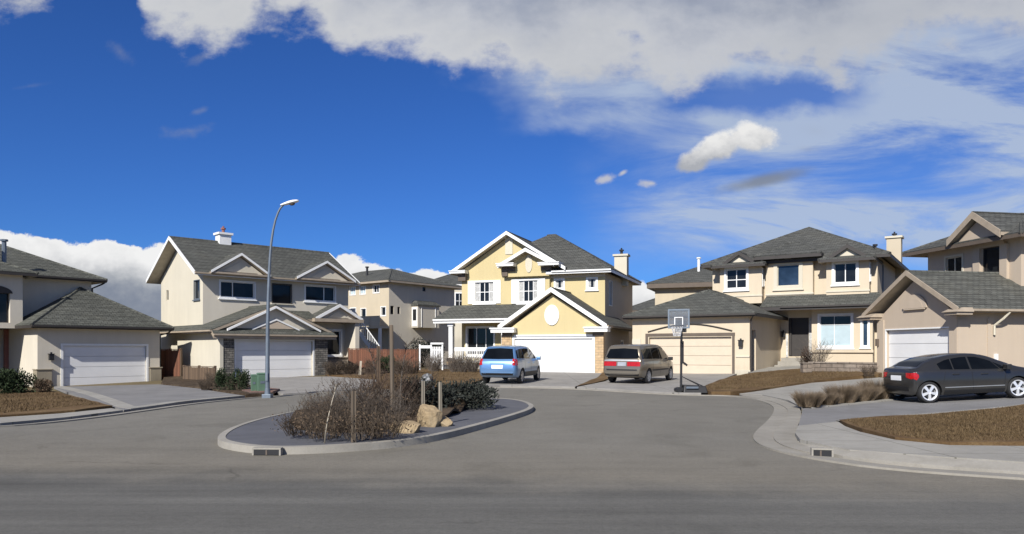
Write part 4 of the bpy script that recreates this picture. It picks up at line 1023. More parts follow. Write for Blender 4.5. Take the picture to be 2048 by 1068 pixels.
# bare shrubs filling the island bed
var = [bare_shrub(11, .68, .95, 85, 'twig', 130, .0068), bare_shrub(12, .75, .85, 95, 'twig_grey', 80, .0064), bare_shrub(13, .62, 1.15, 75, 'twig_red', 70, .0072), bare_shrub(14, .8, .6, 100, 'twig', 260, .006)]
spots = [  # base pixel, kind, size, label
 (600, 866, 3, .72, 'low brown twiggy shrub at the near rounded tip of the island bed'),
 (628, 852, 0, .6, 'brown bare shrub behind the low one at the near tip of the island bed'),
 (650, 872, 3, .72, 'low spreading dry shrub at the paving edge beside the pale stemmed sapling'),
 (662, 842, 1, .8, 'greyish bare shrub mid island, left of the short grey stake'),
 (680, 862, 0, .7, 'brown twiggy shrub at the bed front just left of the short grey stake'),
 (700, 832, 1, 1.1, 'tall pale grey bare shrub, the most silvery one in the island bed'),
 (735, 858, 0, .85, 'dark brown shrub between the short grey stake and the tall grey post'),
 (738, 830, 2, .95, 'reddish bare shrub standing at the foot of the brown post'),
 (726, 872, 3, .8, 'low dry shrub at the bed edge below the short grey stake'),
 (772, 850, 1, .85, 'greyish twiggy shrub at the foot of the tall grey post'),
 (775, 824, 2, 1.0, 'tall reddish bare shrub behind the tall grey post'),
 (768, 868, 3, .8, 'low brown shrub just left of the flat front boulder'),
 (815, 836, 0, .7, 'brown bare shrub between the tall grey post and the large boulder'),
 (812, 818, 2, .8, 'reddish thin shrub at the back of the island bed left of the pale stakes'),
 (640, 832, 0, .65, 'small brown shrub at the back rim of the island bed toward the street lamp'),
]
used = set()
for px, py, kd, s, lb in spots:
    o = var[kd] if kd not in used else copy_tree(var[kd]); used.add(kd)
    put(o, px, py, .2, s * random.uniform(.95, 1.05), random.uniform(0, 6.28)); tag(o, lb, 'shrub', 'bare shrubs in the island bed')
jun = [leafy('juniper', 31, .9, .65, .62, 2600, .075, 'juniper', 11), leafy('juniper', 32, .7, .6, .5, 2000, .07, 'juniper', 9)]
for i, (px, py, s, lb) in enumerate([(932, 812, 1.0, 'dark low juniper, outermost at the far tip of the island bed'), (890, 815, 1.0, 'dark low juniper in the shade right behind the right pale stake'), (850, 818, 1.15, 'black green juniper directly behind the large sandstone boulder'), (908, 808, .8, 'small dark juniper at the back, between the two larger ones at the far tip')]):
    o = jun[i] if i < 2 else copy_tree(jun[i % 2]); put(o, px, py, .18, s, i * 1.3); tag(o, lb, 'juniper', 'junipers at the far end of the island bed')
# stakes and posts in the island
def stake(px, py, topy, w, mat, lb, lean=(0, 0), name='garden_stake', cat='stake', dz=.2):
    x, y = G(px, py, dz); z = h(x, y) + dz; ht = (py - topy) / F * y
    mb = MB(); mb.hexa([(-w, -w, -.3), (w, -w, -.3), (w, w, -.3), (-w, w, -.3), (lean[0] - w * .9, lean[1] - w * .9, ht), (lean[0] + w * .9, lean[1] - w * .9, ht), (lean[0] + w * .9, lean[1] + w * .9, ht - .02), (lean[0] - w * .9, lean[1] + w * .9, ht)])
    o = mb.build(name, M[mat], bevel=.006); o.location = (x, y, z); o.rotation_euler = (0, 0, .4); tag(o, lb, cat); return o
stake(707, 874, 782, .04, 'post', 'short grey wooden stake among the bare shrubs of the island')
stake(757, 826, 692, .042, 'fence_brown', 'brown square wooden post rising from the middle of the island bed', name='wooden_post', cat='post')
stake(786, 838, 650, .04, 'post', 'tallest weathered grey wooden post in the island bed', (-.04, 0), 'wooden_post', 'post')
stake(846, 838, 762, .034, 'post_pale', 'thin pale stake left of the large sandstone boulder')
stake(881, 840, 764, .034, 'post_pale', 'thin pale stake right behind the large sandstone boulder', (-.01, 0))
stake(806, 828, 786, .02, 'post', 'small thin stake between the tall grey post and the pale stakes')
stake(719, 748, 722, .06, 'post_pale', 'short pale orange stake by the driveway in front of the brown board fence', (.08, 0), dz=.14)
# young saplings
def sapling(px, py, ht, seed, lb, dz=.2, rad=.022, mat='twig_grey'):
    rnd = random.Random(seed); x, y = G(px, py, dz); mb = MB(); p = Vector((0, 0, -.1)); path = [p.copy()]; d = Vector((rnd.uniform(-.06, .06), 0, 1))
    for k in range(6):
        d = (d + Vector((rnd.uniform(-.09, .09), rnd.uniform(-.09, .09), 0))).normalized(); p = p + d * ht / 6; path.append(p.copy())
    mb.tube(path, [rad * (1 - .13 * k) for k in range(7)], 6); tr = mb.build('trunk', M[mat], recalc=False)
    root = empty('sapling', (x, y, h(x, y) + dz)); tr.parent = root
    k = MB()
    for i in range(26):
        t = rnd.uniform(1.4, 6); j = min(int(t), 5); q0 = path[j].lerp(path[j + 1], t - j); a = rnd.uniform(0, 6.28)
        dd = Vector((math.cos(a), math.sin(a), rnd.uniform(.5, 1.3))).normalized(); L = ht * rnd.uniform(.1, .28)
        q1 = q0 + dd * L * .5; q2 = q1 + (dd + Vector((0, 0, .3))).normalized() * L * .5; k.tube([q0, q1, q2], [.007, .005, .002], 3, cap=False)
        for s in range(3):
            e = (dd + Vector((rnd.uniform(-1, 1), rnd.uniform(-1, 1), .3))).normalized(); k.tube([q1, q1 + e * L * .35], [.004, .0015], 3, cap=False)
    k.build('branches', M['twig'], root, recalc=False); tag(root, lb, 'sapling'); return root
sapling(649, 876, 1.0, 5, 'thin pale stemmed sapling at the near paving edge of the island bed', mat='post_pale', rad=.014)
sapling(797, 832, 1.7, 6, 'bare young tree tied beside the tallest grey post on the island')
sapling(765, 822, 1.6, 7, 'bare young tree beside the brown post on the island')
sapling(862, 812, 1.1, 8, 'slim bare sapling between the two thin pale stakes')

# boulders
def boulder(name, px, py, sx, sy, sz, seed, lb, mat='boulder', dz=.14, flat=.6, rz=0):
    rnd = random.Random(seed); bm = bmesh.new(); bmesh.ops.create_icosphere(bm, subdivisions=4, radius=1)
    pl = [(Vector((rnd.gauss(0, 1), rnd.gauss(0, 1), rnd.gauss(0, .6))).normalized(), rnd.uniform(.62, .9)) for _ in range(12)] + [(Vector((.1, -.2, 1)).normalized(), flat)]
    from mathutils import noise as mn
    for v in bm.verts:
        for n_, d_ in pl:
            t = v.co.dot(n_)
            if t > d_: v.co -= n_ * (t - d_)
        v.co += v.co.normalized() * (mn.noise(v.co * 2.5 + Vector((seed, 0, 0))) * .07 + mn.noise(v.co * 8) * .025)
        v.co = Vector((v.co.x * sx, v.co.y * sy, (v.co.z + .35) * sz))
    me = bpy.data.meshes.new(name); bm.to_mesh(me); bm.free(); me.materials.append(M[mat]); me.update(); metric_uv(me)
    me.polygons.foreach_set('use_smooth', [True] * len(me.polygons)); me.set_sharp_from_angle(angle=R(28))
    o = bpy.data.objects.new(name, me); col.objects.link(o); put(o, px, py, dz, 1, rz); tag(o, lb, 'boulder'); return o
boulder('boulder', 814, 862, .31, .22, .19, 3, 'low flat topped sandstone boulder at the paving edge, left of the large one', flat=.5)
boulder('boulder', 860, 850, .27, .22, .40, 8, 'large upright tan boulder on the island with a pale stake at each side', flat=.5)
boulder('boulder', 884, 849, .23, .2, .17, 12, 'small rough sandstone boulder leaning on the right foot of the large boulder', flat=.4)
boulder('mottled_boulder', 856, 808, .30, .24, .62, 15, 'mottled black and white rounded boulder standing above the dark junipers', 'pale_rock', .2, .9)

# evergreen by the left house and clipped shrubs by the lamp
o = leafy('evergreen_shrub', 41, 1.0, .8, .98, 4200, .10, 'evergreen', 14); put(o, 28, 787, .1, 1); tag(o, 'big dark evergreen shrub at the corner of the hipped roof house, left picture edge', 'shrub')
o = leafy('low_shrub', 42, .5, .45, .55, 1300, .07, 'dry_leaf', 8); put(o, 86, 786, .1, 1); tag(o, 'small brown shrub at the foot of the stone corner pier', 'shrub')
cl = [leafy('clipped_shrub', 43, .5, .45, .82, 2600, .06, 'evergreen', 12)]
for i, (px, py, s, lb) in enumerate([(456, 779, 1.0, 'dark green shrub before the stone facing, nearer to the wooden panel'), (481, 779, .95, 'dark green shrub right beside the green utility boxes')]):
    o = cl[0] if i == 0 else copy_tree(cl[0]); put(o, px, py, .12, s, i * 2); tag(o, lb, 'shrub', 'clipped shrubs by the street lamp')
hd = bare_shrub(51, .5, .7, 120, 'twig', 160)
hl = [(428, 772, 1.0, 'small dry twiggy shrub between the wooden panel and the dark green shrubs'), (410, 778, .7, 'low dry shrub at the drive edge in front of the wooden panel'), (668, 749, 1.3, 'brown shrub below the ground floor window of the cream house'), (700, 748, 1.2, 'brown shrub at the left end of the brown board fence'),
      (745, 747, 1.3, 'dry shrub in front of the middle of the brown board fence'), (800, 748, 1.4, 'dry shrub in front of the right end of the brown board fence'), (825, 746, 1.2, 'dry shrub between the board fence and the white gate arbour')]
for i, (px, py, s, lb) in enumerate(hl):
    o = hd if i == 0 else copy_tree(hd); put(o, px, py, .12, s, i * 1.7); tag(o, lb, 'shrub', 'dry shrubs along the house fronts')
o = leafy('dark_shrub', 55, .8, .6, .9, 2200, .09, 'evergreen', 10); put(o, 775, 745, .14, 1); tag(o, 'dark bushy evergreen in front of the brown board fence', 'shrub')
o = leafy('dark_shrub', 56, 1.6, .7, 1.9, 3600, .13, 'juniper', 14); put(o, 845, 738, .1, 1, loc=at(848, 725, 54)[:2]); tag(o, 'tall dark hedge bush behind the white gate arbour', 'shrub')
# shrubs along the porch of the yellow house
pb = bare_shrub(61, .55, 1.15, 150, 'twig_grey', 260, .009)
for i, (px, py, s, lb) in enumerate([(868, 743, 1.0, 'pale twiggy shrub beside the white gate arbour'), (925, 744, .95, 'pale twiggy shrub under the middle of the white porch railing'), (945, 744, .9, 'pale twiggy shrub beside the rear of the blue van'), (910, 744, .9, 'pale twiggy shrub at the left end of the white porch railing')]):
    o = pb if i == 0 else copy_tree(pb); put(o, px, py, .1, s, i * 2.1); tag(o, lb, 'shrub', 'pale twiggy shrubs along the white porch')
# entry shrubs at the bay window house
eb = leafy('entry_shrub', 66, .45, .4, .95, 1500, .07, 'twig_red', 9); put(eb, 1612, 735, .2, 1.0); tag(eb, 'reddish brown dense shrub beside the front steps', 'shrub')
eb2 = bare_shrub(67, .5, 1.6, 90, 'twig_grey', 40); put(eb2, 1634, 735, .2, 1.0); tag(eb2, 'tall thin bare shrub at the left edge of the big window with pale blinds', 'shrub')
eb3 = bare_shrub(68, .5, .6, 80, 'twig', 90); put(eb3, 1738, 751, .12, .9); tag(eb3, 'low dry shrub at the foot of the pinkish garage corner', 'shrub')
# clumps of dry ornamental grass along the sedan's driveway
def clump(seed, r, ht, n):
    rnd = random.Random(seed); mb = MB()
    for i in range(n):
        a = rnd.uniform(0, 6.28); q = math.sqrt(rnd.random()) * r * .5; p = Vector((q * math.cos(a), q * math.sin(a), -.03)); L = ht * rnd.uniform(.6, 1.1)
        d = Vector((math.cos(a) * rnd.uniform(.02, .75), math.sin(a) * rnd.uniform(.02, .75), 1)).normalized(); b = d.cross(Vector((math.sin(a * 3), math.cos(a * 3), 0))).normalized() * .007
        p1 = p + d * L * .55; d2 = (d + Vector((math.cos(a), math.sin(a), -.2)) * .35).normalized(); p2 = p1 + d2 * L * .45
        mb.poly([p - b, p + b, p1 + b * .8, p1 - b * .8]); mb.poly([p1 - b * .8, p1 + b * .8, p2])
    return mb.build('grass_clump', M['straw'], recalc=False)
cv = [clump(71, 1.0, .85, 2600), clump(72, .95, .8, 2300)]
gl = [(1618, 812, .56, 'shortest dry grass clump at the road end of the row beside the driveway'), (1652, 808, .6, 'second dry grass clump from the road end of the row'), (1687, 804, .66, 'dry grass clump in the middle of the row beside the driveway'), (1722, 800, .72, 'fourth dry grass clump from the road end, next to the last'), (1757, 796, .8, 'tallest dry grass clump at the rear bumper of the grey sedan')]
for i, (px, py, s, lb) in enumerate(gl):
    o = cv[i] if i < 2 else copy_tree(cv[i % 2]); put(o, px, py, .1, (s * (1, 1.25, .9, 1.1, 1)[i], s * (1.1, .9, 1.2, 1, .9)[i], s * (1, .85, 1.08, .92, 1)[i]), i * 1.1); tag(o, lb, 'grass clump', 'dry grass clumps beside the driveway')
# loose blades on the lawns
rnd = random.Random(5); mb = MB()
def blades(poly, n, dz=.12, L=.05):
    xs = [p[0] for p in poly]; ys = [p[1] for p in poly]; c = 0
    while c < n:
        x, y = rnd.uniform(min(xs), min(max(xs), 24)), rnd.uniform(min(ys), max(ys))
        if not inside((x, y), poly): continue
        c += 1; z = h(x, y) + dz; a = rnd.uniform(0, 6.28); l = L * rnd.uniform(.5, 1.5); w = .012
        t = (x + rnd.uniform(-.05, .05), y + rnd.uniform(-.05, .05), z + l)
        mb.poly([(x - w * math.cos(a), y - w * math.sin(a), z - .02), (x + w * math.cos(a), y + w * math.sin(a), z - .02), t])
blades(g([(1690, 853), (2048, 822), (2200, 815), (2200, 900), (2048, 900), (1900, 898), (1790, 886), (1725, 870)]), 26000, .135, .04)
blades(g([(-60, 792), (105, 789), (200, 815), (0, 836), (-60, 838)]), 9000, .12, .05)
blades(g([(1410, 778), (1500, 752), (1750, 737), (1700, 757), (1560, 776), (1410, 788)]), 9000, .13, .05)
blades(g([(770, 775), (800, 748), (955, 745), (960, 763)]), 3000, .12, .05)
tag(mb.build('dry_grass', M['grass_blade'], recalc=False), kind='stuff')

# ================================================================ fences, walls, gates
def board_fence(a, b, ht, lb, mat, name='board_fence', cat='fence', posts=3, dz=0, z=None, rail=True, step=None):
    A, B = Vector(a), Vector(b); L = (B - A).length; root = empty(name, (a[0], a[1], z if z is not None else h(*a) + dz), math.atan2(B.y - A.y, B.x - A.x))
    k = MB(); n = int(L / .15); rn = random.Random(int(L * 100))
    for i in range(n): k.box(i * L / n + .004, (i + 1) * L / n - .004, -.012, .012, -.3, ht + rn.uniform(-.015, .015))
    k.build('boards', M[mat], root)
    for i in range(posts):
        q = MB(); x = L * i / (posts - 1); q.box(x - .06, x + .06, .013, .12, -.4, ht + .1); q.build('post', M['fence_brown'], root, bevel=.01)
    q = MB(); q.box(0, L, .014, .05, .25, .34); q.box(0, L, .014, .05, ht - .3, ht - .2); q.box(-.04, L + .04, -.04, .06, ht + .02, ht + .06); q.build('rail', M[mat], root)
    tag(root, lb, cat); return root
p = at(318, 770, 47); q = at(360, 765, 46); board_fence(p[:2], q[:2], 2.0, 'reddish wooden gate fence closing the gap between the two left houses', 'fence_red', 'gate_fence', posts=3, z=-.35)
p = at(697, 750, 52); q = at(757, 750, 52); board_fence(p[:2], q[:2], 1.75, 'red brown board fence, left section by the cream house', 'fence_red', posts=2, z=-.05)
p = at(757.5, 750, 52.1); q = at(836, 750, 52.6); board_fence(p[:2], q[:2], 1.7, 'red brown board fence, right section with dry shrubs before it', 'fence_red', posts=3, z=-.05)
p = at(366, 775, 42.5); q = at(428, 768, 40.5); board_fence(p[:2], q[:2], .95, 'low dark brown wooden panel beside the lit garage side of the cream house', 'fence_brown', 'low_fence', posts=3, z=-.25)
# white timber stair and landing behind the fence
x, y, z = at(716, 700, 56); root = empty('garden_stair', (x, y, h(x, y)), R(8))
k = MB(); k.box(-1.0, -.2, -.6, .6, 3.35, 3.5)
for i in range(12): k.box(-.2 + i * .17, .0 + i * .17, -.5, .5, 3.15 - i * .26, 3.2 - i * .26)
k.build('tread', M['white'], root)
k = MB()
for yy in (-.55, .55): k.hexa([(-.25, yy - .04, 3.0), (1.95, yy - .04, -.1), (1.95, yy + .04, -.1), (-.25, yy + .04, 3.0), (-.25, yy - .04, 3.35), (1.95, yy - .04, .25), (1.95, yy + .04, .25), (-.25, yy + .04, 3.35)])
k.build('stringer', M['white'], root)
for xx in (-.95, -.25):
    k = MB(); k.box(xx - .09, xx + .09, -.6, -.45, -.3, 4.4); k.build('post', M['white'], root)
k = MB(); k.box(-1.0, -.2, -.6, -.54, 4.3, 4.4); k.hexa([(-.25, -.6, 4.25), (1.95, -.6, 1.1), (1.95, -.54, 1.1), (-.25, -.54, 4.25), (-.25, -.6, 4.37), (1.95, -.6, 1.22), (1.95, -.54, 1.22), (-.25, -.54, 4.37)])
for i in range(14): k.box(-.2 + i * .155, -.16 + i * .155, -.59, -.55, 3.2 - i * .222, 4.25 - i * .222)
k.build('railing', M['white'], root)
tag(root, 'white timber outdoor stair with railing behind the board fence', 'stair')
# white gate arbour beside the porch
x, y, z = at(862, 743, 48.5); root = empty('gate_arbour', (x, y, h(x, y)), R(-12))
k = MB()
for u in (-.75, .02, .78): k.box(u - .045, u + .045, -.045, .045, -.2, 1.75)
k.build('post', M['white'], root, bevel=.01)
k = MB(); k.box(-.8, .0, -.04, .04, 1.5, 1.68); k.box(0, .85, -.1, .1, 1.75, 1.86); k.build('beam', M['white'], root)
k = MB()
for i in range(6): k.box(.1 + i * .115, .17 + i * .115, -.02, .02, .45, 1.6)
k.box(.08, .75, .021, .05, .6, .68); k.box(.08, .75, .021, .05, 1.35, 1.43); k.build('gate_leaf', M['white'], root)
tag(root, 'white timber gate arbour with a slatted leaf, left of the porch railing', 'arbour')
# block wall and small planter at the bay window house
p = Vector(at(1618, 735, 39.3)); q = Vector(at(1756, 735, 36.6)); L = (q - p).length
root = None; k = MB(); k.box(0, L, 0, .35, -.3, .42); k.box(-.03, L + .03, -.04, .38, .42, .5); o = k.build('block_wall', M['blocks'], bevel=.01); o.location = (p.x, p.y, h(p.x, p.y) + .14); o.rotation_euler = (0, 0, math.atan2(q.y - p.y, q.x - p.x)); tag(o, 'low weathered concrete block wall below the big window with pale blinds', 'wall')
x, y, z = at(1612, 738, 38.6); k = MB(); k.box(-.22, .22, -.2, .2, -.2, .45); k.box(-.26, .26, -.24, .24, .45, .5); o = k.build('stone_pedestal', M['blocks'], bevel=.01); o.location = (x, y, h(x, y) + .14); tag(o, 'small square stone pedestal between front steps and block wall', 'pedestal')

# ================================================================ street furniture
bx, by, _ = at(535, 785, 27.4); bz = h(bx, by) + .12
root = empty('street_lamp', (bx, by, bz)); H_ = CZ + (HZ - 405) / F * by - bz
k = MB(); path = []; rad = []
prof = [(785, 0), (700, 0), (640, .01), (590, .03), (545, .06), (510, .095), (480, .14), (455, .21), (436, .29), (422, .38), (413, .46), (408, .54), (405, .60)]
for py, ox in prof: path.append((ox, 0, (785 - py) / F * by)); rad.append(.085 - .05 * (785 - py) / 380)
k.tube(path, rad, 14); k.build('pole', M['metal'], root, recalc=False, smooth=True, angle=60)
tip = Vector(path[-1])
k = MB(); k.box(-.16, .16, -.16, .16, -.3, .02); k.tube([(0, 0, .0), (0, 0, .22)], [.11, .095], 14); k.build('base_plate', M['metal'], root, bevel=.01)
k = MB(); k.box(-.04, .04, -.112, -.09, .5, .8); k.build('access_cover', M['metal'], root)
k = MB(); n = 14; secs = [(-.12, .05, .04), (.0, .085, .06), (.18, .13, .085), (.36, .14, .085), (.5, .11, .06), (.56, .04, .03)]
for i, (u, w, hh) in enumerate(secs):
    for j in range(n):
        a = 2 * math.pi * j / n; k.v.append((u, w * math.cos(a), hh * math.sin(a) if math.sin(a) > 0 else hh * .55 * math.sin(a)))
for i in range(len(secs) - 1):
    for j in range(n): k.f.append((i * n + j, i * n + (j + 1) % n, (i + 1) * n + (j + 1) % n, (i + 1) * n + j)); k.m.append(0)
k.f.append(tuple(range(n))); k.f.append(tuple(range((len(secs) - 1) * n, len(secs) * n))); k.m += [0, 0]
lh = k.build('lamp_head', M['white'], root, smooth=True, angle=60); lh.location = tip; lh.rotation_euler = (0, R(-14), 0)
k = MB(); k.lathe([(.0, -.11), (.07, -.095), (.105, -.05), (.11, -.02)], 16, c=(.3, 0, 0)); k.build('lens', M['brown_trim'], lh, smooth=True)
tag(root, 'tall galvanised street lamp with curved arm standing beside the green utility boxes', 'street lamp')

for px, w, ht, lb in ((507.5, .10, .62, 'narrow green utility box, farther from the street lamp'), (523.5, .17, .68, 'wider green utility box right beside the street lamp')):
    x, y = G(px, 782, .12); k = MB(); k.box(-w, w, -w, w, -.15, ht); bo = k.build('utility_box', M['green_box'], bevel=.015)
    c = MB(); c.hexa([(-w - .02, -w - .02, ht + .001), (w + .02, -w - .02, ht + .001), (w + .02, w + .02, ht + .001), (-w - .02, w + .02, ht + .001), (-w + .02, -w + .02, ht + .05), (w - .02, -w + .02, ht + .05), (w - .02, w - .02, ht + .05), (-w + .02, w - .02, ht + .05)]); c.build('lid', M['green_box'], bo)
    c = MB(); c.box(-w * .5, w * .5, -w - .012, -w - .001, ht * .45, ht * .6); c.build('latch_plate', M['metal'], bo)
    bo.location = (x, y, h(x, y) + .12); bo.rotation_euler = (0, 0, .5); tag(bo, lb, 'utility box')

# storm drains
def drain(px, py, yaw, lb, w=.62, ht=.17, split=.5):
    x, y = G(px, py); root = empty('storm_drain', (x, y, h(x, y)), yaw)
    k = MB(); k.box(-w / 2, w / 2, -.004, .05, .008, ht - .03); k.build('opening', M['black'], root)
    k = MB(); k.box(-w / 2 - .03, w / 2 + .03, -.01, .1, ht - .029, ht - .002); k.box(-w / 2 - .03, -w / 2 - .001, -.01, .1, 0, ht - .03); k.box(w / 2 + .001, w / 2 + .03, -.01, .1, 0, ht - .03); k.build('frame', M['kerb'], root, bevel=.004)
    k = MB(); k.box(w * (split - .5) - .012, w * (split - .5) + .012, -.01, -.001, .01, ht - .036); k.build('bar', M['brown_trim'], root)
    tag(root, lb, 'storm drain'); return root
drain(533, 911, R(-3), 'black two bay storm drain mouth in the rounded island kerb', .40, .122)
drain(1645, 914.5, R(-13), 'black storm drain mouth in the kerb by the wide pavement', .26, .14, .4)
# basketball hoop
x, y = G(1362, 787); root = empty('basketball_hoop', (x, y, h(x, y) + .03), 0)
s = 1.0
k = MB(); k.tube([(0, 0, .1), (.02, 0, 2.45)], .045, 10); k.build('pole', M['dark_metal'], root, smooth=True)
k = MB(); k.hexa([(0, -.42, 0), (.92, -.42, 0), (.92, .42, 0), (0, .42, 0), (.06, -.34, .3), (.86, -.34, .26), (.86, .34, .26), (.06, .34, .3)]); k.build('base_tank', M['black'], root, bevel=.03)
k = MB(); k.tube([(-.12, -.3, .1), (-.12, .3, .1)], .09, 12); k.box(-.12, .05, -.25, -.18, .08, .2); k.box(-.12, .05, .18, .25, .08, .2); k.build('wheel_axle', M['black'], root)
k = MB(); k.tube([(.02, 0, .62), (.75, -.28, .27)], .018, 6); k.tube([(.02, 0, .62), (.75, .28, .27)], .018, 6); k.build('brace', M['dark_metal'], root)
k = MB(); k.box(.1, .55, -.445, -.36, .18, .25); k.build('base_label_plate', M['metal'], root)
k = MB(); k.box(-.02, .09, -.07, .07, 1.1, 1.95); k.hexa([(.06, -.05, 1.12), (.22, -.05, 1.0), (.22, .05, 1.0), (.06, .05, 1.12), (.06, -.05, 1.2), (.24, -.05, 1.07), (.24, .05, 1.07), (.06, .05, 1.2)]); k.build('crank_handle', M['black'], root)
hd = empty('backboard_unit', (0, 0, 0)); bpy.data.objects.remove(hd)
ang = R(-20); rot = lambda p: (p[0] * math.cos(ang) - p[1] * math.sin(ang) - .14, p[0] * math.sin(ang) + p[1] * math.cos(ang) - .25, p[2])
def rbox(k, a, b, c, d, e, f): k.hexa([rot(p) for p in ((a, c, e), (b, c, e), (b, d, e), (a, d, e), (a, c, f), (b, c, f), (b, d, f), (a, d, f))])
k = MB(); rbox(k, -.36, .36, -.012, .012, 2.47, 3.1); bb = k.build('backboard', M['acrylic'], root)
k = MB()
for a, b, c, d in ((-.4, -.34, 2.42, 3.15), (.34, .4, 2.42, 3.15), (-.34, .34, 3.09, 3.15), (-.34, .34, 2.42, 2.48)): rbox(k, a, b, -.03, .03, c, d)
k.build('backboard_frame', M['metal'], bb)
k = MB()
for a, b, c, d in ((-.16, -.13, 2.56, 2.82), (.13, .16, 2.56, 2.82), (-.16, .16, 2.82, 2.85)): rbox(k, a, b, -.02, -.0125, c, d)
k.build('target_square', M['white'], bb)
k = MB(); rbox(k, -.14, .26, .03, .22, 2.28, 2.72); k.tube([rot((.0, .1, 2.5)), (.02, 0, 2.3)], .035, 6); k.build('support_bracket', M['black'], root)
k = MB(); ring = [rot((-.02 + .23 * math.cos(2 * math.pi * i / 24), -.3 + .23 * math.sin(2 * math.pi * i / 24), 2.5)) for i in range(25)]; k.tube(ring, .012, 6); k.tube([rot((-.02, -.07, 2.5)), rot((0, 0, 2.5))], .03, 6); rm = k.build('rim', M['dark_metal'], root)
k = MB()
for i in range(12):
    a0 = 2 * math.pi * i / 12
    for dr in (1, -1):
        pts = [rot((-.02 + r_ * math.cos(a0 + dr * t), -.3 + r_ * math.sin(a0 + dr * t), zz)) for r_, t, zz in ((.225, 0, 2.5), (.19, .26, 2.38), (.15, .52, 2.26), (.13, .78, 2.13))]; k.tube(pts, .008, 3, cap=False)
k.build('net', M['net'], rm, recalc=False)
tag(root, 'portable basketball hoop with black base at the kerb before the beige garage', 'basketball hoop')
